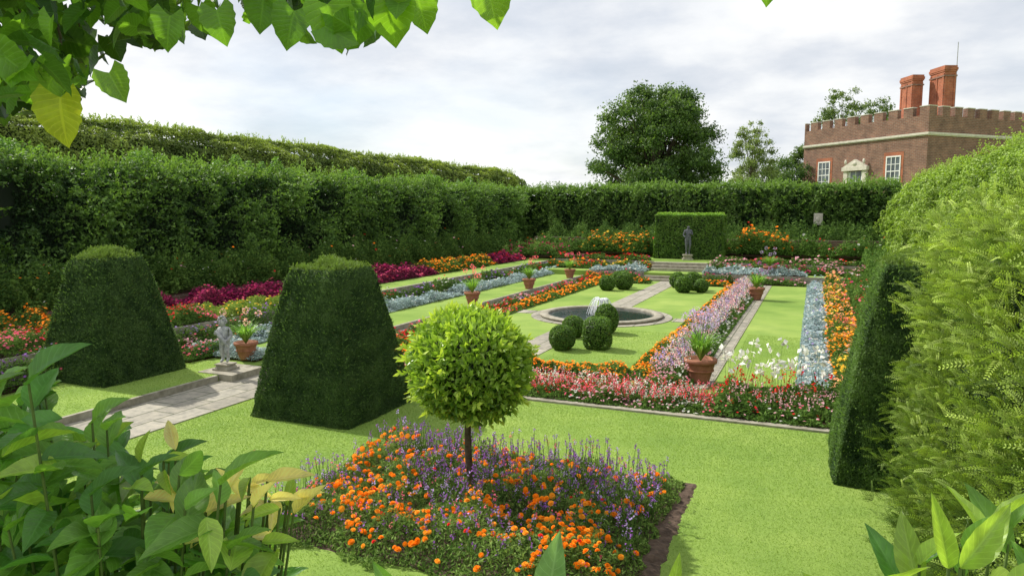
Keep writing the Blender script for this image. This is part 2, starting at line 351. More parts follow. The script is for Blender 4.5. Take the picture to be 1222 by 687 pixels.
tag(build('hedge',p,M_FOL),'tall dark green hedge closing the far end of the garden','hedge')
prof=[(3.1,.8),(3.3,2.6),(3.7,3.7),(4.6,4.45),(7.0,4.95),(9,4.9)]
f=profile_faces(prof,6.5,41.8)
f=[q[[0,3,2,1]] if np.cross(q[1]-q[0],q[3]-q[0])@np.array([-1,0,1.])<0 else q for q in f]
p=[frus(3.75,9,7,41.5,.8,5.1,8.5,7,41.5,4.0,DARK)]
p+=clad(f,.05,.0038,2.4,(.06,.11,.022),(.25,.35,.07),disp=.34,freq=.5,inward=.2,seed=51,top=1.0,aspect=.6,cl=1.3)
n=5200; yy=7+34*R.random(n)**1.6; tt=R.random(n); B=np.stack([3.35+1.6*tt,yy,2.3+2.15*tt**.75],1); Bn=nrm(np.array([-.6,-.1,.8])+.4*R.normal(size=(n,3)))
p+=boughs(B,Bn,.4,.062,(.10,.18,.03),(.33,.43,.09))
p+=shoots(4.3,8,7.5,41,4.6,2400,.45,(.26,.36,.07),leaf=.06)
tag(build('hedge',p,M_FOL),'billowing bright green hornbeam hedge catching the sun','hedge')
f=quad_faces_frustum(-7.3,-4.0,35.0,36.6,.7,-7.25,-4.05,35.05,36.6,2.85)
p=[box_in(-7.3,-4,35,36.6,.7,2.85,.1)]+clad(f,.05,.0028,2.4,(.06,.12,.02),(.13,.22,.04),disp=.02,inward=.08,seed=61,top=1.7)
p+=shoots(-7.2,-4.1,35.1,36.5,2.83,350,.12,(.2,.32,.06),leaf=.07)
tag(build('clipped_hedge',p,M_FOL),'square clipped green hedge niche behind the statue','hedge')

def yew(cx,cy,z,hb,ht,h,hi,seed,label,n2=1.0,cl=.6,lo=(.02,.048,.014)):
    f=quad_faces_frustum(cx-hb,cx+hb,cy-hb,cy+hb,z,cx-ht,cx+ht,cy-ht,cy+ht,z+h)
    i=.08; zs=np.linspace(0,1,9); p=[]
    for a,b_ in zip(zs[:-1],zs[1:]):
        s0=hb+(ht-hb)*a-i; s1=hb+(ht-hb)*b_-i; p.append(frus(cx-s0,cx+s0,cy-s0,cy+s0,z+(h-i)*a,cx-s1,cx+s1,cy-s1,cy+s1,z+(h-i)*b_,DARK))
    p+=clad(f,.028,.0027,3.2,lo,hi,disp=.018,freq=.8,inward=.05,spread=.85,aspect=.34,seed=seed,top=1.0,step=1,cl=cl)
    p+=shoots(cx-ht*.98,cx+ht*.98,cy-ht*.98,cy+ht*.98,z+h-.08,int(1000*n2),.15,(.12,.18,.04),leaf=.038,dome=.09)
    for q in f[1:]:
        n=900; u,v_=R.random(n)[:,None],R.random(n)[:,None]**.75
        P=(1-u)*(1-v_)*q[0]+u*(1-v_)*q[1]+u*v_*q[2]+(1-u)*v_*q[3]
        N=nrm(np.cross(q[1]-q[0],q[3]-q[0])); p.append(leaves(P,None,.045,np.array(hi)*1.3,aspect=.22,A=N+np.array([0,0,.8]),aspread=.45))
    q_=[]
    for part in p:
        v=part[0].copy(); t=np.clip((v[:,2]-z)/h,0,1.1); s=1+.03*np.sin(np.pi*np.clip(t,0,1))-.09*np.clip((t-.9)/.1,0,1)**2
        c0=np.array([cx,cy]); d=v[:,:2]-c0; side=np.maximum(np.abs(d[:,0]),np.abs(d[:,1])); dia=np.minimum(np.abs(d[:,0]),np.abs(d[:,1]))/np.maximum(side,1e-6)
        s=s*(1-.035*dia**6)
        v[:,:2]=c0+d*s[:,None]
        q_.append((v,*part[1:]))
    return tag(build('topiary_yew',q_,M_YEW),label,'topiary')
yew(-11.42,8.72,.135,.86,.43,2.08,(.085,.145,.04),71,'dark green yew clipped as a blunt pyramid on grass')
yew(-6.65,8.75,.02,.89,.47,2.14,(.085,.145,.04),72,'dark green yew clipped as a blunt pyramid beside the path')
yew(1.22,9.25,.02,.95,.52,2.40,(.11,.185,.045),73,'tall narrow-topped dark yew pyramid beside a hedge',cl=1.0,lo=(.022,.052,.015))

def sprigs(P,A,ln,n,C,nl,wd=.0045):
    m=len(P); a=nrm(A); side=nrm(np.cross(a,R.normal(size=(m,3)))); parts=[]
    l=(ln*R.uniform(.6,1.3,m)); 
    for i in range(n):
        t=(i+.5)/n
        for s in (-1,1):
            B=P+a*(l*t)[:,None]+np.array([0,0,-.03])*t*t; d=nrm(side*s+a*.9)
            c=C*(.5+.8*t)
            ww=nrm(a-d*np.sum(a*d,1,keepdims=True))*wd
            L=(nl*(1-.5*t))*np.ones((m,1))
            V=np.stack([B,B+d*L*.6-ww*.9,B+d*L,B+d*L*.6+ww*.9,],1).reshape(-1,3)
            parts.append((V,np.arange(m*4).reshape(m,4),np.repeat(c,4,0)))
    return parts
hx0,hx1,hy0,hy1=.84,3.6,2.4,7.5; hzf,hzn=2.62,3.12
def hv(x0,x1,y0,y1,i):
    return np.array([[x0+i,y0,0],[x1,y0,0],[x1,y1-i,0],[x0+i,y1-i,0],[x0+.15+i,y0,hzn-i],[x1,y0,hzn+.25-i],[x1,y1-i,hzf+.45-i],[x0+.15+i,y1-.15-i,hzf-i]])
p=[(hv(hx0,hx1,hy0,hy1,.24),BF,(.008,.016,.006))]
v=hv(hx0,hx1,hy0,hy1,0); f=[v[q] for q in BF[1:]]
v2=hv(hx0,hx1,hy0,hy1,.12); f2=[v2[q] for q in BF[1:]]
p+=clad([f2[0],f2[4],f2[3]],.04,.004,1.3,(.02,.045,.012),(.08,.14,.03),disp=.1,freq=.6,inward=.1,spread=1,aspect=.2,seed=81,top=1.1,step=1)  # dark underlayer: shadow between the sprays is put into its colour
def sample(q,n):
    u,v=R.random(n)[:,None],R.random(n)[:,None]
    return (1-u)*(1-v)*q[0]+u*(1-v)*q[1]+u*v*q[2]+(1-u)*v*q[3]
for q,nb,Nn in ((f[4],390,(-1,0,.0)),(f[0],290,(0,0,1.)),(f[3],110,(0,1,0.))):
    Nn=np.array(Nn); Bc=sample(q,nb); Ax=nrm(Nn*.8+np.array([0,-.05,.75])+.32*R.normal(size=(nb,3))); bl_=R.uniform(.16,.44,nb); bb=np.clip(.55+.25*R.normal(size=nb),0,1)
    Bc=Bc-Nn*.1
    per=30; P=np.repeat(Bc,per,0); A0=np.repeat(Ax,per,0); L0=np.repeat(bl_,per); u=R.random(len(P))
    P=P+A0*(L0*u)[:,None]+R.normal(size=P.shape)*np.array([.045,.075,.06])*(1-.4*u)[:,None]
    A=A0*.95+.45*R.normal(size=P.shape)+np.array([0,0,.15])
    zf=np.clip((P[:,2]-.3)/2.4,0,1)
    t=np.clip(np.repeat(bb,per)*.6+.45*u+.12*R.normal(size=len(P)),0,1)*(.35+.65*zf**.8); C=lerp(np.array([.035,.08,.018]),np.array([.36,.46,.09]),t)  # darker low down: older growth, with shade put into its colour
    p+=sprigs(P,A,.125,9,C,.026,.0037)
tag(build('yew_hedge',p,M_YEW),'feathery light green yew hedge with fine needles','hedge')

# ------------------------------------------------------------- topiary balls
def ball(cx,cy,z,r,sq=1.0,rz=None,label='small clipped box ball on the lawn'):
    rz=rz or r; d=math.hypot(cx,cy); s=max(.02,.0028*d); n=int(4*math.pi*r*r*2.6/(s*s*.3))
    D=nrm(R.normal(size=(n,3)))
    if sq!=1.0: D=D/np.power(np.sum(np.abs(D)**sq,1),1/sq)[:,None]
    f=fbm(D,.4,int(cx*100)%97); c=np.array([cx,cy,z+rz*.92])
    P=c+D*np.array([r,r,rz])*(1+.03*f-.1*R.random(n)**2)[:,None]
    t=np.clip(.45+.25*R.normal(size=n)+.15*f,0,1); C=lerp(np.array([.035,.075,.014]),np.array([.12,.20,.04]),t)
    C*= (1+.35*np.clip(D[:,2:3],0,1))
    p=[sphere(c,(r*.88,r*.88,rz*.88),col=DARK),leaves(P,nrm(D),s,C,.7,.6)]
    return tag(build('topiary_ball',p,M_FOL),label,'topiary',group='clipped box balls by the pond')
ball(-4.95,14.45,.03,.29)
ball(-4.28,14.85,.03,.29,4.0,.36,'clipped box bush with squared sides on the lawn')
ball(-5.2,16.0,.03,.27)
ball(-4.65,16.9,.03,.30,1.0,.38,'clipped box ball beside the stone pond rim')
for (x,y,r) in ((-7.2,26.2,.30),(-6.7,26.8,.36),(-7.1,27.6,.32),(-4.4,26.6,.32),(-4.2,27.6,.36),(-4.9,28.2,.32),(-3.8,26.9,.26)): ball(x,y,.03,r)

# ------------------------------------------------------------- standard ball tree
bt=empty('standard_tree',(-3.2,6.4,0))
build('trunk',[tube([(0,0,0),(.012,.01,.25),(-.008,0,.5),(-.012,0,.75),(0,.01,1.15)],[.05,.036,.038,.033,.03],10),
  tube([(0,0,.85),(.15,.05,1.15)],[.02,.01]),tube([(0,0,.9),(-.16,-.05,1.2)],[.02,.01]),tube([(0,0,.88),(.02,-.17,1.2)],[.02,.01])],M_BARK,True,bt)
n=9500; D=nrm(R.normal(size=(n,3))); rr=1-.45*R.random(n)**1.6; f=fbm(D,.5,5)
c=np.array([0,0,1.44]); P=c+D*np.array([.63,.63,.54])*(rr*(1+.055*f))[:,None]
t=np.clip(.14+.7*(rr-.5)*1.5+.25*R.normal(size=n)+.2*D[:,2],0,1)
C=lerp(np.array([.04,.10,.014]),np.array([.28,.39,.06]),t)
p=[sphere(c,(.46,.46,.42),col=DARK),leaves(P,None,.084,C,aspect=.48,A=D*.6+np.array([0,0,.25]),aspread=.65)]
n=130; D2=nrm(R.normal(size=(n,3))+np.array([0,0,.5])); B=c+D2*np.array([.62,.62,.53])
for tt in (0,.35,.7,1):
    for _ in range(2): p.append(leaves(B+D2*.075*tt,None,.075,lerp(np.array([.2,.30,.035]),np.array([.36,.44,.07]),np.full(n,tt)),aspect=.42,A=D2,aspread=.65))
build('crown',p,M_BAY,False,bt)
tag(bt,'small standard tree with bright round clipped crown in flowers','tree')

# ------------------------------------------------------------- flower beds
ORG=(.95,.30,.012);ORL=(1.0,.45,.04);YEL=(.9,.65,.07);RED=(.70,.03,.03);PNK=(.85,.18,.28);MAG=(.50,.03,.16);PUR=(.33,.13,.50);LAV=(.48,.36,.70);WHT=(.72,.72,.68);SIL=(.52,.63,.68);PCH=(.95,.50,.26);DRD=(.28,.015,.04);LPK=(.78,.45,.52);SAL=(.9,.3,.22)
GR1=((.06,.13,.025),(.18,.30,.06)); GRS=((.26,.34,.34),(.52,.62,.66)); GRD=((.04,.09,.02),(.15,.25,.05)); GRY=((.16,.25,.04),(.32,.42,.08)); GRM=((.09,.02,.04),(.36,.04,.13)); GRW=((.24,.33,.36),(.58,.68,.74))
def bed(x0,x1,y0,y1,z,h,cols,gr,fcov,label,lsize=.05,fsize=.04,cover=2.0,patch=None,near=False,soil=True,seed=1,name='flower_bed',aspect=.45,ragged=.45,parts_only=False,over=.07):
    parts=[]; 
    if soil: parts.append((*box(x0,x1,y0,y1,z-.03,z+.04)[:2],(.05,.03,.02)))
    nx_=max(1,int((x1-x0)/1.5)); ny_=max(1,int((y1-y0)/1.5))
    cols_=np.array([c for c,w in cols]); w=np.array([w for c,w in cols],float); w/=w.sum(); cw=np.cumsum(w)
    def H(P):
        f=fbm(P*np.array([1,1,0]),.9,seed); e=np.minimum.reduce([P[:,0]-x0,x1-P[:,0],P[:,1]-y0,y1-P[:,1]])
        return h*(1-ragged*.8+ragged*.7*f)*np.clip(.5+e/.2,.3,1)
    for i in range(nx_):
        for j in range(ny_):
            a0=x0+(x1-x0)*i/nx_;a1=x0+(x1-x0)*(i+1)/nx_;b0=y0+(y1-y0)*j/ny_;b1=y0+(y1-y0)*(j+1)/ny_
            d=math.sqrt(((a0+a1)/2)**2+((b0+b1)/2)**2+9); ls=max(lsize,.0030*d); fs=max(fsize,.0036*d); area=(a1-a0)*(b1-b0)
            n=int(area*cover*(1+h*1.5)/(ls*ls*aspect*.5))
            P=np.stack([R.uniform(a0-over,a1+over,n),R.uniform(b0-over,b1+over,n),np.zeros(n)],1); hh=H(P); q=1-R.random(n)**1.5*.85; P[:,2]=z+.03+hh*q*R.uniform(.9,1.15,n)
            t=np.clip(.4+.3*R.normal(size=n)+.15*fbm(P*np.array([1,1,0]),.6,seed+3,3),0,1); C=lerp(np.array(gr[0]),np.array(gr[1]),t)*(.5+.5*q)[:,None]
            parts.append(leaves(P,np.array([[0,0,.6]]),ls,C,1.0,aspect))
            n=int(area*fcov/(fs*fs*.7))
            if n<1: continue
            P=np.stack([R.uniform(a0-over*.6,a1+over*.6,n),R.uniform(b0-over*.6,b1+over*.6,n),np.zeros(n)],1)
            P=P[fbm(P*np.array([1,1,0]),1.1,seed+21,4)+.5*R.normal(size=n)>-.75]; n=len(P); hh=H(P); P[:,2]=z+.05+hh*R.uniform(.85,1.2,n)
            if n<1: continue
            if patch:
                s=np.clip(.5+.36*fbm(P*np.array([1,1,0]),patch,seed+9,3)+R.normal(size=n)*.05,0,.999)
            else: s=R.random(n)
            idx=np.clip(np.searchsorted(cw,s),0,len(cols_)-1)
            C=cols_[idx]*R.uniform(.8,1.1,(n,1))
            parts+=blossoms(P,np.array([[0,-.15,1.0]]),fs,C,near)
    if parts_only: return parts
    return tag(build(name,parts,M_FLO),label,'flower bed',kind='stuff')
def spikes(x0,x1,y0,y1,z,h0,h1,n,C,sz=.018,k=9,ln=.09,stem=(.06,.12,.03),P=None):
    if P is None: P=np.stack([R.uniform(x0,x1,n),R.uniform(y0,y1,n),np.full(n,z)],1)
    n=len(P); H=R.uniform(h0,h1,n)
    A=nrm(np.array([0,0,1.])+.13*R.normal(size=(n,3))); parts=[]
    T=P+A*H[:,None]; w=np.array([.003,0.001,0])
    V=np.stack([P-w,P+w,T+w*.6,T-w*.6],1).reshape(-1,3); parts.append((V,np.arange(4*n).reshape(n,4),stem))
    Cn=np.array(C)*R.uniform(.7,1.3,(n,1))
    for i in range(k):
        Q=T-A*(ln*i/k)+R.normal(size=(n,3))*sz*.45
        parts.append(leaves(Q,np.zeros((1,3)),sz,Cn*R.uniform(.8,1.2,(n,1)),1,.7))
    return parts

# near square bed round the standard tree
x0,x1,y0,y1=-4.95,-1.05,4.7,7.8
def soilpatch(x0,x1,y0,y1,z,n=60):
    gx=np.linspace(x0,x1,n); gy=np.linspace(y0,y1,n); X,Y=np.meshgrid(gx,gy); P=np.stack([X.ravel(),Y.ravel(),np.zeros(n*n)],1)
    e=np.minimum.reduce([P[:,0]-x0,x1-P[:,0],P[:,1]-y0,y1-P[:,1]])
    P[:,2]=z+np.clip(e/.12,0,1)*(.02+.016*fbm(P,2.5,3))-.012*(e<.001)
    ed=e<.001; P[ed,:2]+=R.normal(size=(ed.sum(),2))*.018
    F=np.array([[j*n+i,j*n+i+1,(j+1)*n+i+1,(j+1)*n+i] for j in range(n-1) for i in range(n-1)]); return (P,F,None,1)
p=[soilpatch(x0+.15,x1,y0+.2,y1,.022)]
def Hn(P):
    e=np.minimum.reduce([P[:,0]-x0,x1-.14-P[:,0],P[:,1]-y0-.05,y1-.1-P[:,1]])+.12*fbm(P*np.array([1,1,0]),.8,4)
    return .31*(.70+.30*fbm(P*np.array([1,1,0]),.9,77))*np.clip(.3+(e-.12)/.35,0,1)
n=66000; P=np.stack([R.uniform(x0,x1-.1,n),R.uniform(y0,y1,n),np.zeros(n)],1); hh=Hn(P); k_=hh>.012; P=P[k_];hh=hh[k_];n=len(P)
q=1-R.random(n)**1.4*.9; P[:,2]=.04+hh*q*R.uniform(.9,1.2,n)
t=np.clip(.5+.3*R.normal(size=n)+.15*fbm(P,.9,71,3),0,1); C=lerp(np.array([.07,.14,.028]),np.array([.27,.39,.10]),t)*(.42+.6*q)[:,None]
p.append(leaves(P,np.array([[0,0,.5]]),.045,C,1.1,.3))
def bedpts(n,ymin=None):
    P=np.stack([R.uniform(x0+.08,x1-.2,n),R.uniform(ymin or y0+.1,y1-.15,n),np.zeros(n)],1); return P[Hn(P)>.06]
P=bedpts(1500); k=fbm(P*np.array([1,1,0]),.6,15,3)*.6+.7*fbm(P*np.array([1,1,0]),1.7,19,3)+.1*(6.1-P[:,1]); P=P[(k+R.normal(size=len(P))*.3)>-.02]; n=len(P); P[:,2]=.05+Hn(P)*R.uniform(.88,1.25,n)
s=R.random(n); C=np.where((s<.6)[:,None],np.array(ORG),np.array(ORL))*R.uniform(.85,1.05,(n,1))
p+=blossoms(P,np.array([[0.05,-.35,1.0]]),.054,C,True)
P=bedpts(35);P[:,2]=.05+Hn(P)*1.05
p+=blossoms(P,np.array([[0,-.3,1.0]]),.045,np.tile(np.array(RED)*1.1,(len(P),1)),True)
for nn_,a_,b_,c_,ym in ((600,.24,.46,PUR,6.0),(750,.18,.42,PUR,4.9),(420,.22,.48,LAV,5.2),(140,.22,.42,PNK,5.0)):
    P=bedpts(nn_,ym); k=fbm(P*np.array([1,1,0]),.6,15,3); P=P[k+R.normal(size=len(P))*.7<.6]
    p+=spikes(0,0,0,0,0,a_,b_,0,c_,.022,7,.055,P=P+np.array([0,0,.02]))
tag(build('flower_bed',p,[M_FLO,M_SOIL]),'square bed of orange marigolds and purple verbena in soil','flower bed',kind='stuff')

p=bed(-8.0,-1.3,10.5,11.6,.0,.18,[(RED,3),(PNK,4),(WHT,2.5),(LPK,3)],GR1,.3,'',fsize=.035,patch=.5,seed=4,parts_only=True,ragged=.6)
p+=spikes(-7.9,-1.3,10.6,11.5,.03,.13,.33,400,(.8,.08,.1),.03,6,.08)+spikes(-7.9,-1.3,10.6,11.5,.03,.14,.33,480,PNK,.03,6,.08)+spikes(-7.9,-1.3,10.7,11.5,.03,.14,.33,520,WHT,.03,6,.08)
tag(build('flower_bed',p,M_FLO),'border of red, pink and white bedding flowers','flower bed',kind='stuff')
bed(-8.0,-3.1,12.2,12.75,.03,.18,[(ORG,3),(ORL,3)],GR1,.8,'thin curved strip of orange marigolds',seed=5)
p=bed(-1.3,.9,10.5,12.3,0,.28,[(RED,3),(WHT,2),(PNK,3),(LPK,2)],GR1,.12,'',fsize=.05,lsize=.07,seed=6,parts_only=True,ragged=.65)
p+=spikes(-1.2,.5,11.2,12.2,.05,.5,.92,34,WHT,.10,5,.06)+spikes(-1.2,.9,10.7,12.2,.05,.3,.5,50,RED,.045,6,.1)+spikes(-1.2,.9,10.6,11.5,.05,.2,.4,120,LPK,.03,6,.08)
tag(build('flower_bed',p,M_FLO),'leafy corner bed with red dahlias and tall white flowers','flower bed',kind='stuff')
bed(-3.05,-2.6,12.4,29.5,.0,.2,[(ORG,2),(ORL,4),(YEL,.7)],GR1,.8,'long strip of orange marigolds along the lawn',seed=7)
p=bed(-2.58,-1.95,11.8,30,.0,.30,[(WHT,3),(LPK,3),(PNK,2),(LAV,2)],GR1,.5,'',patch=.45,seed=8,parts_only=True,over=.13)
p+=spikes(-2.55,-1.95,12,29,.05,.3,.52,450,LAV,.035,6,.1)+spikes(-2.55,-1.95,12,29,.05,.3,.52,550,LPK,.04,6,.1)+spikes(-2.55,-1.95,12,29,.05,.3,.5,350,WHT,.04,6,.1)
tag(build('flower_bed',p,M_FLO),'long mixed strip of white, pink and purple flowers','flower bed',kind='stuff')
bed(-.10,.40,12.2,33,.0,.26,[(SIL,2),(WHT,2),(LAV,.3)],GRW,.45,'long strip of silver-white foliage plants',seed=9,ragged=.6,over=.1)
bed(.38,1.05,12.3,33,.0,.46,[(ORL,2.5),(PCH,3.5),(YEL,2.4),(ORG,1),(SAL,1.2)],GR1,1.0,'long border of orange, peach and yellow flowers',fsize=.075,patch=.35,seed=10,over=.12)
bed(1.07,1.9,11.5,31,.0,.7,[(RED,2),(PNK,2),(WHT,1),(MAG,1)],GR1,.2,'taller leafy border with scattered red flowers',fsize=.06,patch=.3,seed=11)
bed(1.9,3.3,9,37,.0,1.3,[(WHT,1)],GR1,.01,'shrubby green border under the hedge',lsize=.07,seed=12,name='shrub_border')
bed(-9.0,-8.6,11.9,30,.0,.26,[(RED,3),(PNK,2),(LPK,1),(PUR,1)],GR1,.6,'long strip of red and pink flowers by the path',patch=.4,seed=13)
bed(-8.58,-8.12,12.8,20,.0,.2,[(RED,2),(ORG,1),(PNK,1)],GR1,.5,'strip of red and orange bedding flowers',seed=14)
bed(-8.58,-8.12,20,29.5,.0,.22,[(ORG,2),(ORL,3)],GR1,.8,'strip of orange marigolds along the sunken lawn',seed=15)
bed(-11.65,-11.1,10.4,32.5,.12,.28,[(SIL,3),(WHT,1)],GRS,.35,'long strip of silver-grey foliage plants on the terrace',seed=16)
bed(-12.05,-11.66,6.5,32.8,.12,.6,[(PUR,1),(LAV,2),(PNK,1),(WHT,1),(RED,.6)],GR1,.45,'narrow strip of lavender and purple flowers',patch=.4,seed=17,ragged=.25,over=.1)
bed(-9.4,-8.0,29.6,30.8,.03,.25,[(ORG,1),(RED,.5)],GR1,.6,'orange bedding flowers near the steps',seed=18)
bed(-4.9,-3.1,29.2,29.8,.03,.2,[(ORG,1),(ORL,1)],GR1,.8,'band of orange bedding flowers near the steps',seed=19)
bed(-7.9,-6.3,29.2,29.8,.03,.2,[(ORG,1),(ORL,1)],GR1,.8,'band of orange bedding flowers near the steps',seed=19)
segs=[(4,10.2,[(ORG,2),(ORL,2)],GR1,.8,'orange bedding flowers on the upper terrace'),(10.2,11.6,[(RED,1),(DRD,.4)],GR1,.5,'red bedding flowers on the upper terrace'),(11.6,18.3,[(MAG,3),(PNK,.6)],GRM,.8,'dark magenta bedding plants on the upper terrace'),
 (18.3,19.3,[(YEL,1),(LPK,1)],GRY,.2,'yellow-green foliage with pale blossoms'),(19.3,23.8,[(MAG,2),(PNK,1)],GRM,.8,'magenta bedding plants on the upper terrace'),(23.8,29.5,[(ORG,1),(ORL,2),(YEL,1)],GR1,1.0,'bright orange bedding flowers on the upper terrace'),
 (29.5,32.8,[(MAG,2),(RED,1)],GRM,.8,'deep magenta bedding flowers near the corner')]
for i,(a,b_,c,g,fc,l) in enumerate(segs): bed(-14.75,-13.25,a,b_,.6,.42,c,g,fc,l,seed=30+i,ragged=.55)
bed(-13.2,-12.1,4,12.0,.6,.3,[(RED,2),(PNK,2),(PUR,1)],GR1,.5,'red and pink flowers above the retaining wall',patch=.4,seed=40)
bed(-12.0,-10.9,9.9,11.0,.13,.3,[(LPK,1),(PNK,2),(WHT,1)],GR1,.5,'pink bedding flowers behind the statue',seed=44,patch=.5)
bed(-10.85,-9.85,10.5,11.2,.13,.25,[(SIL,1),(WHT,2)],GRS,.4,'silver foliage plants behind the statue',seed=41,patch=.5)
bed(-13.2,-12.1,12.0,14.5,.6,.25,[(YEL,1)],GRY,.1,'lime-green low foliage plants',seed=42)
bed(-17.1,-14.85,3,37.5,.9,.95,[(WHT,1),(ORG,1),(LPK,1),(RED,1)],GRD,.035,'mixed leafy shrubs below the tall hedge',lsize=.09,seed=43,name='shrub_border',ragged=.75,cover=1.7)
bed(-9.3,-6.9,31.1,31.9,.35,.28,[(SIL,2),(WHT,2)],GRS,.4,'band of silver and white plants beside steps',seed=50)
bed(-4.3,-.3,31.1,31.9,.35,.28,[(SIL,2),(WHT,2)],GRS,.4,'band of silver and white plants beside steps',seed=51)
bed(-9.3,-6.9,30.4,30.9,.03,.34,[(PNK,1),(MAG,1)],GR1,.6,'pink bedding hiding the low wall',seed=61)
bed(-4.3,-.3,30.45,30.9,.03,.34,[(PNK,1),(LPK,1),(MAG,1)],GR1,.6,'pink bedding hiding the low wall',seed=62,patch=.3)
bed(-11.8,-6.9,32.1,32.95,.35,.36,[(ORG,1),(RED,1),(YEL,1)],GR1,.7,'red and orange bedding on the far terrace',seed=52,patch=.3)
bed(-4.3,2.9,32.1,32.95,.35,.36,[(MAG,1),(PNK,1),(LPK,1)],GR1,.7,'pink bedding on the far terrace',seed=53,patch=.3)
bed(-11.8,-7.2,33.1,33.8,.7,.25,[(MAG,1),(RED,1),(PUR,1)],GR1,.7,'magenta bedding on the far terrace',seed=54,patch=.3)
bed(-4.2,2.9,33.1,33.8,.7,.25,[(WHT,1),(LPK,2),(RED,1)],GR1,.5,'pale pink bedding on the far terrace',seed=55,patch=.3)
bed(-14.6,3.2,36.3,37.8,.9,.8,[(RED,1),(ORG,1),(PNK,1),(WHT,1)],GR1,.14,'leafy herbaceous border before the brick wall',lsize=.08,seed=56,name='shrub_border',ragged=.6)
bed(-11.2,-7.9,35.8,37.3,.9,1.05,[(ORL,3),(ORG,1.5),(YEL,1)],GR1,.9,'tall clump of orange-yellow flowers on the far terrace',fsize=.16,seed=57,ragged=.4)
bed(-3.4,-1.0,35.8,37.3,.9,1.15,[(ORL,2),(ORG,2),(RED,1)],GR1,.9,'tall clump of orange flowers beside the hedge niche',fsize=.16,seed=58,ragged=.4)
bed(-14.6,-11.9,33,36.2,.8,.6,[(MAG,1),(DRD,1)],GR1,.4,'dark red foliage plants in the far corner',seed=59)
bed(-14.7,3.2,38.2,41.8,1.1,1.1,[(WHT,1)],GRD,.005,'dark shrubs below the far hedge',lsize=.1,seed=60,name='shrub_border',ragged=.6)

# ------------------------------------------------------------- pond + fountain
PX,PY=-5.55,19.6
pd=empty('pond',(PX,PY,0))
build('paving',[lathe([(1.6,.02),(1.6,.047),(2.0,.047),(2.0,.0)],n=64)],M_PAVE,False,pd)
build('rim',[lathe([(1.72,-.02),(1.73,.07),(1.76,.09),(1.74,.115),(1.52,.12),(1.50,.10),(1.51,.0)],n=64)],M_STONE,True,pd)
build('basin',[lathe([(1.54,.05),(1.48,.015),(.001,.012)],n=64)],M_SOIL,False,pd)
tag(pd,'round pond with low worn stone rim','pond')
wt=build('water',[lathe([(1.515,.065),(.001,.066)],cx=PX,cy=PY,n=64)],M_WATER); tag(wt,'dark rippled water in the round pond','water',kind='structure')
fo=empty('fountain',(PX,PY,.07))
build('nozzle',[lathe([(.12,-.06),(.1,.1),(.05,.14),(.04,.3),(.001,.3)])],M_DLEAD,True,fo)
pp=[]
for i in range(34):
    a=i*2*math.pi/34; r=.36+R.uniform(-.08,.08); h=.68+R.uniform(-.10,.10)
    pp.append(tube([(r*t*math.cos(a),r*t*math.sin(a),.3+h*4*.33*t*(1-t)*1.0-.28*t*t) for t in np.linspace(0,1,9)],[.009]*9,5))
build('water_jet',pp,M_SPRAY,True,fo)
tag(fo,'low white bell-shaped fountain jet in the pond','fountain')

# ------------------------------------------------------------- pots
def pot_mesh(s):
    return [lathe([(.001,.0),(.15*s,.0),(.155*s,.03*s),(.24*s,.32*s),(.245*s,.34*s),(.275*s,.345*s),(.28*s,.41*s),(.25*s,.42*s),(.23*s,.37*s),(.001,.37*s)],n=28),
            lathe([(.215*s,.2*s),(.225*s,.2*s),(.232*s,.225*s),(.218*s,.23*s)],n=28)]
def straps(z,n,ln,C,bl,nb):
    parts=[];a=R.uniform(0,6.28,n); k=6
    for i in range(n):
        l=ln*R.uniform(.6,1.1); out=R.uniform(.35,.9); d=np.array([math.cos(a[i]),math.sin(a[i]),0]); s=np.cross(d,[0,0,1])
        V=[]
        for t in np.linspace(0,1,k):
            c=d*(l*out*t)+np.array([0,0,z+l*(1.5*t-(.55+.5*out)*t*t)]); w=.014*(1-t**2*.85); V+= [c-s*w,c+s*w]
        F=[[2*j,2*j+1,2*j+3,2*j+2] for j in range(k-1)]
        parts.append((np.array(V),np.array(F),np.array(C)*R.uniform(.6,1.3)))
    for i in range(nb):
        b=R.uniform(0,6.28); r=R.uniform(.1,.45); tp=np.array([r*math.cos(b),r*math.sin(b),z+R.uniform(.55,.9)*ln*1.5])
        parts.append(tube([(0,0,z),tuple(tp*np.array([.6,.6,.6])+np.array([0,0,z*.4])),tuple(tp)],[.006,.005,.004],5,(.1,.18,.04)))
        D=nrm(R.normal(size=(40,3))); parts.append(leaves(tp+D*.045,None,.035,np.array(bl)*R.uniform(.7,1.3,(40,1)),aspect=.5,A=D,aspread=.2))
    return parts
pots=[(-1.75,12.55,.036,1.02,LAV,14),(-1.75,25.3,.036,1.0,PUR,6),(-9.75,19.8,.14,.92,PNK,7),(-9.75,29.4,.14,.92,PNK,5),(-10.1,10.55,.15,.82,LPK,4),(-1.7,31.6,.35,.92,LAV,5),(-9.75,24.6,.14,.92,PNK,5)]
for (x,y,z,s,bl,nb) in pots:
    o=build('flower_pot',pot_mesh(s),M_TERRA,True); o.location=(x,y,z); tag(o,'round terracotta flower pot with rolled rim on paving','flower pot',group='terracotta pots along the paths')
    o=build('potted_plant',straps(.37*s,150,.68*s,(.17,.30,.06),bl,nb),M_FOL); o.location=(x,y,z); tag(o,'strappy green agapanthus with pale flower heads in a pot','plant',group='agapanthus plants in pots')

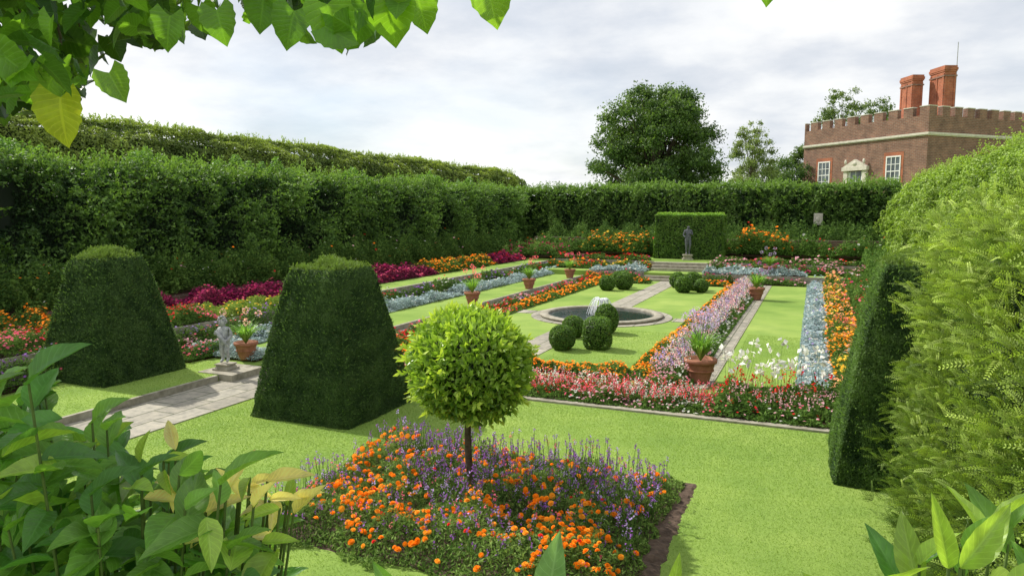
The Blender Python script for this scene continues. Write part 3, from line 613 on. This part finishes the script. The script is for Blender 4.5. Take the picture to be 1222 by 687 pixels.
# ------------------------------------------------------------- statues
def skin_mesh(name,verts,edges,rad,mat,parent,loc=(0,0,0),sub=2):
    me=bpy.data.meshes.new('tmp'); me.from_pydata(verts,edges,[]); o=bpy.data.objects.new('tmp',me); col_.objects.link(o)
    o.modifiers.new('s','SKIN'); 
    for i,r in enumerate(rad): me.skin_vertices[0].data[i].radius=(r,r)
    me.skin_vertices[0].data[0].use_root=True
    s=o.modifiers.new('u','SUBSURF'); s.levels=sub; s.render_levels=sub
    dg=bpy.context.evaluated_depsgraph_get(); dg.update(); nm=bpy.data.meshes.new_from_object(o.evaluated_get(dg)); 
    bpy.data.objects.remove(o); nm.name=name; nm.materials.clear(); nm.materials.append(mat)
    for pl in nm.polygons: pl.use_smooth=True
    ob=bpy.data.objects.new(name,nm); ob.location=loc; col_.objects.link(ob); ob.parent=parent; return ob
st=empty('statue',(-9.78,9.7,.15),math.radians(5)); st.scale=(1.10,1.10,1.15)
build('plinth',[frus(-.15,.15,-.15,.15,0,-.15,.15,-.15,.15,.03),frus(-.125,.125,-.125,.125,.03,-.11,.11,-.11,.11,.06),frus(-.11,.11,-.11,.11,.061,-.105,.105,-.105,.105,.08),frus(-.125,.125,-.125,.125,.081,-.125,.125,-.125,.125,.10)],M_STONE,False,st)
v=[(0,0,.36),(0,-.01,.44),(-.01,0,.53),(-.015,0,.585),(-.03,-.015,.635),(-.03,-.015,.70),
   (-.05,0,.32),(-.055,-.015,.19),(-.05,.01,.06),(-.055,-.06,.02),
   (.05,0,.32),(.065,-.05,.20),(.055,.01,.08),(.06,-.05,.025),
   (-.095,0,.545),(-.15,-.02,.46),(-.11,-.09,.47),(-.08,-.12,.50),
   (.08,0,.55),(.135,.01,.45),(.11,-.07,.38),(.08,-.11,.37)]
e=[(0,1),(1,2),(2,3),(3,4),(4,5),(0,6),(6,7),(7,8),(8,9),(0,10),(10,11),(11,12),(12,13),(2,14),(14,15),(15,16),(16,17),(2,18),(18,19),(19,20),(20,21)]
r=[.075,.077,.072,.033,.06,.058,.052,.043,.028,.022,.052,.043,.028,.022,.035,.03,.024,.02,.035,.03,.024,.02]
HZ=.10
skin_mesh('body',v,e,r,M_LEAD,st,(0,0,HZ))
hp=[];
for i in range(60):
    d=nrm(R.normal(size=3)); 
    if d[1]<-.35 and d[2]<.45: continue
    hp.append(sphere(np.array([-.03,-.01,.675])+d*np.array([.064,.066,.07])*1.02,.017,7,5))
h=build('hair',hp,M_LEAD,True,st); h.location=(0,0,HZ)
h=build('face',[sphere((-.03,-.08,.665),(.009,.012,.014),8,6),sphere((-.03,-.07,.645),(.018,.01,.005),8,5),sphere((-.052,-.068,.682),(.01,.006,.006),8,5),sphere((-.008,-.068,.682),(.01,.006,.006),8,5)],M_LEAD,True,st); h.location=(0,0,HZ)
h=build('drapery',[tube([(-.09,-.11,.52),(-.03,-.11,.47),(.03,-.115,.42),(.08,-.11,.36),(.11,-.06,.28)],[.022,.03,.034,.03,.014],10)],M_LEAD,True,st); h.location=(0,0,HZ)
tag(st,'grey lead cherub statue standing on a small stone plinth','statue')
s2=empty('statue',(-5.55,34.5,.72),math.radians(15))
build('pedestal',[frus(-.24,.24,-.24,.24,0,-.24,.24,-.24,.24,.08),frus(-.18,.18,-.18,.18,.08,-.17,.17,-.17,.17,.2),frus(-.22,.22,-.22,.22,.201,-.22,.22,-.22,.22,.26)],M_STONE,False,s2)
v=[(0,0,.78),(.01,0,.9),(0,0,1.08),(0,0,1.2),(.01,-.01,1.27),(.01,-.01,1.35),
   (-.075,0,.72),(-.07,-.03,.42),(-.06,.02,.08),(-.07,-.09,.03),(.075,0,.72),(.09,-.06,.42),(.06,.0,.08),(.07,-.1,.03),
   (-.15,0,1.13),(-.22,.0,.9),(-.12,-.12,.82),(.15,0,1.13),(.2,-.05,.93),(.06,-.15,1.02)]
e=[(0,1),(1,2),(2,3),(3,4),(4,5),(0,6),(6,7),(7,8),(8,9),(0,10),(10,11),(11,12),(12,13),(2,14),(14,15),(15,16),(2,17),(17,18),(18,19)]
r=[.12,.1,.12,.045,.07,.065,.09,.062,.038,.03,.09,.062,.038,.03,.048,.04,.03,.048,.04,.03]
skin_mesh('body',v,e,r,M_DLEAD,s2,(0,0,.26))
tag(s2,'dark lead standing figure statue before the hedge niche','statue')
o=build('wall_plaque',[box(-.22,.22,-.06,.0,0,.62),box(-.16,.16,-.09,-.061,.06,.56),sphere((0,-.09,.32),(.09,.05,.16))],M_PALE); o.location=(.12,41.6,2.3); tag(o,'pale carved stone plaque set against the far hedge','plaque')

# ------------------------------------------------------------- building
bp=W(40.2,70,1.1)
bd=empty('brick_building',tuple(bp),math.radians(44.7)); LX,LY=24,16
build('wall',[box(0,LX,0,LY,0,10.7)],M_BRICK,False,bd)
cr=[box(0,.5,0,LY,10.703,11.2),box(.5,LX,0,.5,10.703,11.2)]; cp=[]
cr.append(box(0,1.05,0,.5,11.201,12.05)); cr.append(box(0,.5,.502,1.05,11.201,12.05)); cp.append(box(-.04,1.08,-.04,.54,12.053,12.13)); cp.append(box(-.04,.54,.542,1.08,12.053,12.13))
y=1.8
while y<LY: cr.append(box(0.0,.5,y,min(y+1.05,LY),11.201,12.05)); cp.append(box(-.04,.54,y-.03,min(y+1.08,LY),12.053,12.13)); y+=1.75
x=1.8
while x<LX: cr.append(box(x,min(x+1.05,LX),0,.5,11.201,12.05)); cp.append(box(x-.03,min(x+1.08,LX),-.04,.54,12.053,12.13)); x+=1.75
build('parapet',cr,M_BRICK,False,bd)
build('coping',cp,M_PALE,False,bd)
build('string_course',[box(-.2,0,-.2,LY,9.35,9.55),box(0.003,LX,-.2,-.003,9.35,9.55),box(-.12,-.003,-.12,LY,9.25,9.348),box(0.003,LX,-.12,-.003,9.25,9.348)],M_PALE,False,bd)
def window(face,a,z0,w,h):
    e=empty('window',(0,0,0)); e.parent=bd
    if face=='x': e.location=(0,a,z0); e.rotation_euler=(0,0,-math.pi/2)
    else: e.location=(a,0,z0)
    fr=[box(-w/2-.12,w/2+.12,-.08,-.005,h,h+.14),box(-w/2-.12,-w/2,-.07,-.005,0,h-.002),box(w/2,w/2+.12,-.07,-.005,0,h-.002),box(-w/2,w/2,-.06,-.005,h/2-.05,h/2+.05)]
    for i in (-1,1): fr.append(box(i*w/6-.035,i*w/6+.035,-.05,-.006,0,h/2-.052)); fr.append(box(i*w/6-.035,i*w/6+.035,-.05,-.006,h/2+.052,h))
    for zz in (h*.25,h*.75): fr.append(box(-w/2,w/2,-.045,-.007,zz-.03,zz+.03))
    build('frame',fr,M_PAINT,False,e); build('glass',[box(-w/2,w/2,-.02,-.003,0,h)],M_GLASS,False,e); build('sill',[box(-w/2-.2,w/2+.2,-.18,-.004,-.15,-.005)],M_PALE,False,e)
    build('brick_surround',[box(-w/2-.42,-w/2-.125,-.03,-.004,0,h+.5),box(w/2+.125,w/2+.42,-.03,-.004,0,h+.5),box(-w/2-.123,w/2+.123,-.03,-.004,h+.145,h+.5)],M_CHIM,False,e)
for a in (3.7,12.8): window('x',a,4.6,1.5,2.8); window('x',a,.9,1.35,2.4)
for a in (8,14): window('y',a,4.6,1.5,2.8)
dd=empty('window',(0,8.3,4.1)); dd.parent=bd; dd.rotation_euler=(0,0,-math.pi/2)
tri=(np.array([[-1.6,-.35,2.6],[1.6,-.35,2.6],[0,-.35,3.4],[-1.6,-.01,2.6],[1.6,-.01,2.6],[0,-.01,3.4]]),np.array([[0,1,4,3],[1,2,5,4],[2,0,3,5]]),None)
tr2=(tri[0],np.array([[0,2,1],[3,4,5]]),None)
build('surround',[box(-1.5,-1.0,-.25,-.01,0,2.2),box(1.0,1.5,-.25,-.01,0,2.2),box(-1.65,1.65,-.4,-.01,2.2,2.597),tri,tr2,sphere((0,-.36,2.95),(.3,.1,.22)),sphere((-1.2,-.3,3.15),(.15,.12,.28)),sphere((1.2,-.3,3.15),(.15,.12,.28))],M_PALE,False,dd)
build('glass',[box(-.7,.7,-.03,-.008,0,2.1)],M_GLASS,False,dd); build('frame',[box(-.72,.72,-.06,-.031,.98,1.05),box(-.03,.03,-.06,-.031,0,.978),box(-.03,.03,-.06,-.031,1.052,2.1),box(-.99,-.72,-.06,-.009,0,2.1),box(.72,.99,-.06,-.009,0,2.1)],M_PAINT,False,dd)
for (cx,cy,wx,wy,top) in ((6.2,3.6,.60,1.2,16.7),(5.2,6.4,.54,1.1,16.2)):
    c_=empty('chimney',(cx,cy,10.7)); c_.parent=bd; c_.rotation_euler=(0,0,math.radians(-20)); hh=top-10.7
    pr=[box(-wx-.12,wx+.12,-wy-.12,wy+.12,0,1.0),box(-wx,wx,-wy,wy,1.001,hh-.6)]
    for t in (-.88,0,.88): pr.append(box(-wx-.06,-wx-.003,t*wy-.11,t*wy+.11,1.1,hh-.8))
    for t in (-.8,.8): pr.append(box(t*wx-.1,t*wx+.1,-wy-.06,-wy-.003,1.1,hh-.8))
    build('stack',pr,M_CHIM,False,c_)
    build('cap',[box(-wx-.07,wx+.07,-wy-.07,wy+.07,hh-.598,hh-.45),box(-wx-.12,wx+.12,-wy-.12,wy+.12,hh-.448,hh-.2),box(-wx-.06,wx+.06,-wy-.06,wy+.06,hh-.198,hh)],M_CHIM,False,c_)
    build('band',[box(-wx-.09,wx+.09,-wy-.09,wy+.09,hh-1.1,hh-.95)],M_BRICK,False,c_)
build('mast',[tube([(7.6,3.2,10.9),(7.6,3.2,19.3)],[.06,.04],6)],M_LEAD,False,bd)
build('roof',[box(.5,LX,.5,LY,10.704,10.8)],M_LEAD,False,bd)
tag(bd,'red brick battlemented banqueting house with tall chimneys','building')

# ------------------------------------------------------------- distant trees
def tree(x,y,z,h,w,lobes,n,ls,lo,hi,label,name='tree',seed=1,trunk=.5,low=.18,lob=(.09,.17),env=None,ex=.25):
    rr=np.random.default_rng(seed); e=empty(name,(x,y,z))
    cs=[];parts=[]
    tr=[tube([(0,0,0),(.1,.05,h*.2),(0,-.1,h*.45),(.1,0,h*.8)],[trunk,trunk*.75,trunk*.5,trunk*.12],10)]
    for i in range(lobes):
        t=rr.uniform(low,.95); 
        ev=(math.sin(math.pi*min(1,(t-low*.6)/(1.03-low*.6))**.75))**.6 if env is None else env(t)
        a=rr.uniform(0,6.28); r=w/2*ev*(rr.uniform(ex,1)**.6)*.92
        c=np.array([r*math.cos(a),r*math.sin(a),h*t]); rad=w*rr.uniform(*lob)*(.6+.4*ev); cs.append((c,rad))
        if i%2==0: tr.append(tube([(0,0,h*max(.12,t*.45)),tuple(c*np.array([.5,.5,0])+np.array([0,0,h*t*.75])),tuple(c)],[trunk*.3,trunk*.16,trunk*.05],6))
    tot=sum(r*r for c,r in cs)
    for c,rad in cs:
        m=int(n*rad*rad/tot); D=nrm(rr.normal(size=(m,3))); q=1-.85*rr.random(m)**1.1
        P=c+D*rad*np.array([1.2,1.2,.9])*q[:,None]*(1+.35*fbm(D,.7,seed+int(c[2]*7)))[:,None]
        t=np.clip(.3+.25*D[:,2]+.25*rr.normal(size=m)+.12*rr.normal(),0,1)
        parts.append(leaves(P,D,ls,lerp(np.array(lo),np.array(hi),t),1.2,.6))
    build('trunk',tr,M_BARK,True,e); build('crown',parts,M_FOL,False,e); return tag(e,label,'tree')
def oakenv(t): return max(.10,1-abs((t-.44)/.56)**2.6)**.55
x,y=W(13.8,70,0)[:2]
tree(x,y,1.1,14.0,13.0,260,125000,.24,(.035,.07,.02),(.13,.20,.05),'large spreading dark green oak tree beyond the hedge',name='oak_tree',seed=33,trunk=.6,low=.06,lob=(.05,.11),env=oakenv,ex=.02)
x,y=W(25.9,78,0)[:2]
tree(x,y,1.1,11.9,5.4,100,16000,.19,(.10,.14,.05),(.24,.29,.11),'slender pale green birch tree with open crown',name='birch_tree',seed=5,trunk=.2,low=.1,lob=(.08,.15))
x,y=W(43.6,96,0)[:2]
tree(x,y,1.1,18.6,9,80,11000,.26,(.06,.10,.03),(.18,.23,.08),'sparse open tree behind the brick building',name='tree',seed=6,trunk=.3,low=.3,lob=(.06,.13))
x,y=W(50.5,100,0)[:2]
tree(x,y,1.1,17.6,9,60,9500,.26,(.06,.10,.03),(.18,.23,.08),'sparse open tree behind the brick building',name='tree',seed=7,trunk=.3,low=.3,lob=(.06,.13))
x,y=W(33.3,86,0)[:2]
tree(x,y,1.1,8.2,10,80,20000,.23,(.03,.07,.02),(.12,.18,.05),'small rounded dark tree beside the building',name='tree',seed=8,trunk=.2,low=.12,lob=(.08,.14))
x,y=W(36.6,88,0)[:2]
tree(x,y,1.1,12.0,5.5,60,14000,.23,(.04,.08,.02),(.13,.19,.05),'narrow upright tree against the brick wall',name='tree',seed=9,trunk=.2,low=.15,lob=(.08,.14))

# ------------------------------------------------------------- foreground broad leaves
def bigleaf(P,A,Nn,ln,wd,C,heart=False,droop=.18,fold=.3):
    m=len(P); rows=12; S=np.array([-1,-.66,-.33,0,.33,.66,1.]); T=np.linspace(0,1,rows)
    ss,tt=np.meshgrid(S,T)
    if heart: w=np.array([.66,.90,1.0,1.03,1.02,.97,.89,.78,.63,.44,.2,0.0])
    else: w=np.power(np.sin(np.pi*np.clip(T**.85,0,1)),.9); w[0]=.03; w[-1]=0
    ser=1+.045*np.where(np.arange(rows)%2==0,1,-1)*(1 if heart else .3)
    ww=(w*ser)[:,None]
    yy=tt-(.22*np.abs(ss)**1.3*(1-tt)**3 if heart else 0)-.10*np.abs(ss)**1.5*w[:,None]*(.6)
    xx=ss*ww*.5
    zz=-droop*tt**2+fold*np.abs(xx)+.012*np.sin(tt*26+np.abs(ss)*3)*np.abs(ss)
    a=nrm(A); nn=nrm(Nn-a*np.sum(Nn*a,1,keepdims=True)); b=np.cross(nn,a)
    ln=np.ones(m)*ln; wd=np.ones(m)*wd
    V=(P[:,None,None,:]+a[:,None,None,:]*(yy*1.0)[None,:,:,None]*ln[:,None,None,None]
       +b[:,None,None,:]*xx[None,:,:,None]*wd[:,None,None,None]+nn[:,None,None,:]*zz[None,:,:,None]*ln[:,None,None,None]).reshape(-1,3)
    base=np.array([[i*7+j,i*7+j+1,(i+1)*7+j+1,(i+1)*7+j] for i in range(rows-1) for j in range(6)])
    F=(base[None]+(np.arange(m)*rows*7)[:,None,None]).reshape(-1,4)
    uv=np.tile(np.stack([ss,tt,0*ss],-1).reshape(-1,3),(m,1))
    return (V,F,np.repeat(C,rows*7,0)),uv
def leaf_obj(name,sets,parent):
    return build(name,[s[0] for s in sets],M_LEAF,True,parent,luv=np.concatenate([s[1] for s in sets]))
lt=empty('linden_tree',tuple(W(-2.7,.3,1.4)))
base=W(-2.7,.3,1.4)
def rel(p): return tuple(np.array(p)-base)
tw=[tube([rel(W(-2.7,.3,1.4)),rel(W(-2.68,.35,3)),rel(W(-2.6,.4,4.2)),rel(W(-2.5,.5,6))],[.17,.14,.11,.06],12),
    tube([rel(W(-2.62,.4,3.7)),rel(W(-1.9,.8,4.0)),rel(W(-1.1,1.2,3.75)),rel(W(-.5,1.3,3.52)),rel(W(.05,1.3,3.44))],[.05,.035,.02,.009,.004],8)]
Ls=np.array([-1.3,-.95,-.835,-.76,-.70,-.62,-.547,-.47,-.41,-.38,-.26,-.2,-.15,-.1,-.05,.03,.08]); Zs=np.array([3.13,3.13,3.15,3.17,3.22,3.27,3.27,3.30,3.33,3.26,3.25,3.26,3.36,3.38,3.38,3.38,3.42])
n=3900; L=-1.3+1.36*R.random(n)**1.5; D=1.15+1.9*R.random(n)**1.2; zl=np.interp(L,Ls,Zs); zl=3+(zl-3)*D/1.25
z=zl+.035+R.random(n)**1.1*(.5)*D/1.25
keep=(L<-.72)|(R.random(n)<.45); L,D,z=L[keep],D[keep],z[keep]; n=len(L)
P=np.array([W(a*b_/1.25,b_,c)-base for a,b_,c in zip(L,D,z)])
A=np.array([0,0,-.7])+.6*R.normal(size=(n,3)); Nn=nrm(np.array([-.3,-.5,.7])+.55*R.normal(size=(n,3)))
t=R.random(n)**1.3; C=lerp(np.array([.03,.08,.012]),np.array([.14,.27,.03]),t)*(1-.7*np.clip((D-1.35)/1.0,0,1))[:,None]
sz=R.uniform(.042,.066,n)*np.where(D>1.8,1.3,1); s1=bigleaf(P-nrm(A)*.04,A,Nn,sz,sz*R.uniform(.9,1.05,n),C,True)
ex=[(-.775,1.25,3.195,.085,(.34,.36,.03),(0,0,-1)),(-.80,1.27,3.23,.06,(.16,.27,.03),(-.5,0,-1)),(-.70,1.27,3.24,.055,(.14,.24,.03),(.5,0,-1)),(-.30,1.2,3.335,.078,(.14,.27,.02),(.25,.1,-1)),(-.20,1.2,3.35,.082,(.15,.28,.02),(.1,.1,-1)),(-.36,1.22,3.33,.065,(.09,.19,.02),(-.3,0,-1)),(-.16,1.25,3.36,.06,(.14,.26,.02),(.3,.1,-1)),(-.045,1.2,3.375,.08,(.17,.29,.03),(.3,.1,-.9)),(-.0,1.2,3.375,.055,(.14,.26,.02),(.9,.2,-.2)),(-.25,1.25,3.35,.07,(.09,.19,.02),(-.2,0,-1)),(-.42,1.25,3.36,.06,(.08,.17,.02),(-.2,0,-1)),
    (-.5,1.25,3.34,.06,(.1,.2,.02),(.2,0,-1)),(-.58,1.25,3.33,.06,(.1,.2,.02),(-.2,0,-1)),(.43,1.25,3.385,.04,(.1,.2,.02),(.1,0,-1))]
P=np.array([W(a,b_,c)-base for a,b_,c,*_ in ex]); A=np.array([W(*e_[5]) for e_ in ex]); Nn=np.tile(W(.15,-1,.35),(len(ex),1))+.15*R.normal(size=(len(ex),3))
s2_=bigleaf(P,A,Nn,np.array([e_[3] for e_ in ex]),np.array([e_[3] for e_ in ex])*.98,np.array([e_[4] for e_ in ex]),True)
leaf_obj('leaves',[s1,s2_],lt)
for i in range(22):
    a=R.uniform(-1.1,-.1); d=R.uniform(1.3,1.9); zt=3.5+.12*R.random()-.1*a; zb=3+(np.interp(a,Ls,Zs)-3)*d/1.25+.14; a*=d/1.25
    tw.append(tube([rel(W(a-.12,d,max(zt,zb)+.05)),rel(W(a-.03,d,(zt+zb)/2)),rel(W(a,d,zb))],[.004,.003,.0015],5))
build('trunk',tw,M_BARK,True,lt); tag(lt,'linden tree with overhanging backlit heart-shaped leaves','tree')

def shrub(name,label,b0,tips,nl,ln,cols,asp=.5,back=.75,flat=1.0,fill=None,extra=None):
    e=empty(name,tuple(b0)); stems=[];sets=[]
    for (L,D,z,ci) in tips:
        tip=W(L,D,z)-b0; mid=tip*np.array([.7,.7,.6]); pts=[np.array([tip[0]*.35,tip[1]*.35,0])+R.normal(size=3)*np.array([.05,.05,0]),mid,tip]
        stems.append(tube(pts,[.006,.004,.0025],6))
        P=[];A=[]
        for k in range(nl):
            t=1-(k/nl)*back; 
            c=(1-t)**2*pts[0]+2*t*(1-t)*mid+t*t*tip; P.append(c)
            an=k*2.4+R.uniform(-.4,.4); rad=.5 if k<2 else 1.0
            A.append(np.array([math.cos(an)*rad,math.sin(an)*rad,(.45 if k<2 else R.uniform(-.2,.35))*flat]))
        P=np.array(P);A=np.array(A);m=len(P); N_=np.array([0,-.15,1.])+.35*R.normal(size=(m,3))+.001
        c=np.array(cols[ci])*R.uniform(.7,1.25,(m,1)); sz=ln*R.uniform(.6,1.2,m)
        sets.append(bigleaf(P,A,N_,sz,sz*asp*1.0,c,False,droop=.25,fold=.3))
    if fill is not None:
        P,dep=fill; P=P-b0; m=len(P); A=R.normal(size=(m,3))*np.array([1,1,.4])+np.array([.2,-.3,.05]); N_=np.array([-.1,-.25,1.])+.4*R.normal(size=(m,3))
        ci=R.choice([0,1,1,1,2],m); c=np.array(cols)[ci]*R.uniform(.65,1.25,(m,1))*(1-.4*dep)[:,None]; sz=ln*R.uniform(.65,1.25,m)
        sets.append(bigleaf(P-nrm(A)*sz[:,None]*.5,A,N_,sz,sz*asp,c,False,droop=.25,fold=.3))
    if extra is not None:
        P=np.array([W(*x_[0])-b0 for x_ in extra]); A=np.array([W(*x_[1]) for x_ in extra]); N_=np.array([W(*x_[2]) for x_ in extra]); sz=np.array([x_[3] for x_ in extra])
        sets.append(bigleaf(P,A,N_,sz,sz*np.array([x_[4] for x_ in extra]),np.array([x_[5] for x_ in extra]),False,droop=.15,fold=.35))
        for x_ in extra: stems.append(tube([tuple((W(*x_[0])-b0)*np.array([.5,.5,0])),tuple(W(*x_[0])-b0)],[.005,.003],5))
    build('stem',stems,M_STEM,True,e); leaf_obj('leaves',sets,e); return tag(e,label,'shrub')
DG=(.08,.19,.045); MG=(.16,.30,.06); YG=(.27,.38,.07); PY=(.66,.56,.26)
ZL=([-1.35,-1.12,-.87,-.66,-.56,-.48],[2.68,2.60,2.48,2.36,2.20,2.06])
tips=[]
for i in range(85):
    Lr=R.uniform(-1.35,-.56); Dr=R.uniform(1.3,2.1); zm=np.interp(Lr,*ZL)+R.normal()*.02
    depth=R.random()**1.2*.35
    z=3+(zm-3)*Dr/1.6-depth-.0
    tips.append((Lr*Dr/1.6,Dr,max(z,1.75),int(R.choice([0,1,1,1,2],1)[0])))
n=950; Lr=R.uniform(-1.45,-.52,n); Dr=R.uniform(1.3,2.3,n); dep=R.random(n)**1.1; zm=np.interp(Lr,*ZL); z=3+(zm-3)*Dr/1.6-.08-dep*.75
FP=np.array([W(a*b_/1.6,b_,c) for a,b_,c in zip(Lr,Dr,z)]); k_=z>1.2
exl=[]
for i in range(30):
    a=R.uniform(-.80,-.50); exl.append(((a,1.5+R.uniform(-.1,.1),2.43-.28*(a+.62)-R.random()*.14),(R.normal()*.7+.35,R.normal()*.3,R.uniform(-.3,.7)),(R.normal()*.3,-.6,.8),R.uniform(.07,.11),.34,tuple(np.array(PY if R.random()<.6 else YG)*R.uniform(.85,1.1))))
shrub('shrub','glossy green shrub with pointed leaves and pale new growth',W(-1.0,1.7,.9),tips,9,.122,[DG,MG,YG,PY],.46,.32,1.0,fill=(FP[k_],dep[k_]),extra=exl)
tips=[(-.02,1.4,2.14,0),(-.2,1.45,2.17,1),(-.14,1.4,2.12,0),(.13,1.45,2.12,0)]
GG=(.15,.25,.12)
exl=[((.075,1.4,2.20),(.12,-.1,1),(-.25,-1,.2),.15,.44,GG),((.06,1.4,2.16),(.9,-.2,.25),(0,-.5,1),.10,.42,MG),((-.23,1.4,2.20),(-.5,0,.7),(0,-1,.4),.10,.40,MG),((-.14,1.4,2.18),(.4,0,.5),(0,-1,.5),.09,.42,GG),((.33,1.4,2.20),(.15,0,1),(-.3,-1,.1),.10,.3,YG),((.36,1.4,2.17),(.7,0,.6),(0,-1,.3),.08,.35,YG)]
shrub('shrub','low leafy shrub with broad upright grey-green leaves',W(0,1.3,1.4),tips,7,.10,[DG,MG,YG,PY],.42,.4,3,extra=exl)
tips=[(.62,1.2,2.28,2),(.72,1.2,2.38,2),(.80,1.2,2.40,1),(.88,1.25,2.42,2),(.70,1.1,2.3,1),(.92,1.1,2.35,1),(.58,1.25,2.24,0),(.8,1.0,2.2,2),(.95,1.3,2.4,1),(.76,1.3,2.3,0)]
exl=[((.74,1.15,2.40),(-.25,0,1),(-.3,-1,.1),.13,.26,YG),((.76,1.15,2.40),(.55,0,.75),(0,-.7,.6),.14,.34,YG),((.70,1.15,2.33),(-.9,0,.35),(0,-.6,1),.13,.38,MG),((.80,1.1,2.36),(.8,0,.5),(0,-.6,1),.16,.42,YG),((.60,1.2,2.27),(-.4,0,.5),(0,-.8,.6),.12,.36,YG),((.66,1.15,2.27),(.5,0,.6),(0,-.9,.4),.13,.32,MG)]
shrub('shrub','bright green leafy shrub with pointed young leaves',W(.7,1.1,1.4),tips,9,.13,[DG,MG,YG,PY],.36,.5,2,extra=exl)

# ------------------------------------------------------------- world, sun, camera
w=bpy.data.worlds.new('World'); sc.world=w; w.use_nodes=True; nt=w.node_tree; nt.nodes.clear()
out=nt.nodes.new('ShaderNodeOutputWorld'); sky=nt.nodes.new('ShaderNodeTexSky'); sky.sky_type='NISHITA'; sky.sun_disc=False
EL=math.radians(44); sd=np.array([-.93,.22]); sd/=np.linalg.norm(sd)
sky.sun_elevation=EL; sky.sun_rotation=math.atan2(sd[0],sd[1])
b1=nt.nodes.new('ShaderNodeBackground'); b1.inputs[1].default_value=.13; nt.links.new(sky.outputs[0],b1.inputs[0])
tc=nt.nodes.new('ShaderNodeTexCoord'); s=nt.nodes.new('ShaderNodeSeparateXYZ'); nt.links.new(tc.outputs['Generated'],s.inputs[0])
za=nt.nodes.new('ShaderNodeMath'); za.operation='MAXIMUM'; za.inputs[1].default_value=0; nt.links.new(s.outputs[2],za.inputs[0])
zb=nt.nodes.new('ShaderNodeMath'); zb.inputs[1].default_value=.20; nt.links.new(za.outputs[0],zb.inputs[0])
cb=nt.nodes.new('ShaderNodeCombineXYZ')
for i in (0,1):
    d=nt.nodes.new('ShaderNodeMath'); d.operation='DIVIDE'; nt.links.new(s.outputs[i],d.inputs[0]); nt.links.new(zb.outputs[0],d.inputs[1]); nt.links.new(d.outputs[0],cb.inputs[i])
n1=noise(nt,cb.outputs[0],.6,6,.5); n1.inputs['Distortion'].default_value=.4
n2=noise(nt,cb.outputs[0],.85,9,.56)
mask=ramp(nt,n1.outputs[0],[(.34,(.5,.5,.5)),(.5,(.9,.9,.9)),(.62,(1,1,1))])
cc=ramp(nt,n2.outputs[0],[(.34,(.58,.63,.70)),(.43,(.72,.75,.80)),(.50,(.88,.89,.90)),(.58,(1,1,.99))])
b2=nt.nodes.new('ShaderNodeBackground'); b2.inputs[1].default_value=1.12; nt.links.new(cc,b2.inputs[0])
mx=nt.nodes.new('ShaderNodeMixShader'); nt.links.new(mask,mx.inputs[0]); nt.links.new(b1.outputs[0],mx.inputs[1]); nt.links.new(b2.outputs[0],mx.inputs[2]); nt.links.new(mx.outputs[0],out.inputs[0])
sl=bpy.data.lights.new('sun','SUN'); sl.energy=5.0; sl.angle=math.radians(.6); sl.color=(1,.95,.86)
so=bpy.data.objects.new('sun',sl); col_.objects.link(so)
dv=Vector((sd[0]*math.cos(EL),sd[1]*math.cos(EL),math.sin(EL))); so.rotation_euler=dv.to_track_quat('Z','Y').to_euler()
cam=bpy.data.cameras.new('camera'); cam.sensor_width=36; cam.lens=25.04; cam.clip_end=4000; cam.clip_start=.05
co=bpy.data.objects.new('camera',cam); co.location=(0,0,3); co.rotation_euler=(math.radians(90-6.1),0,TH); col_.objects.link(co); sc.camera=co
sc.view_settings.view_transform='Standard'; sc.view_settings.look='None'; sc.view_settings.exposure=0
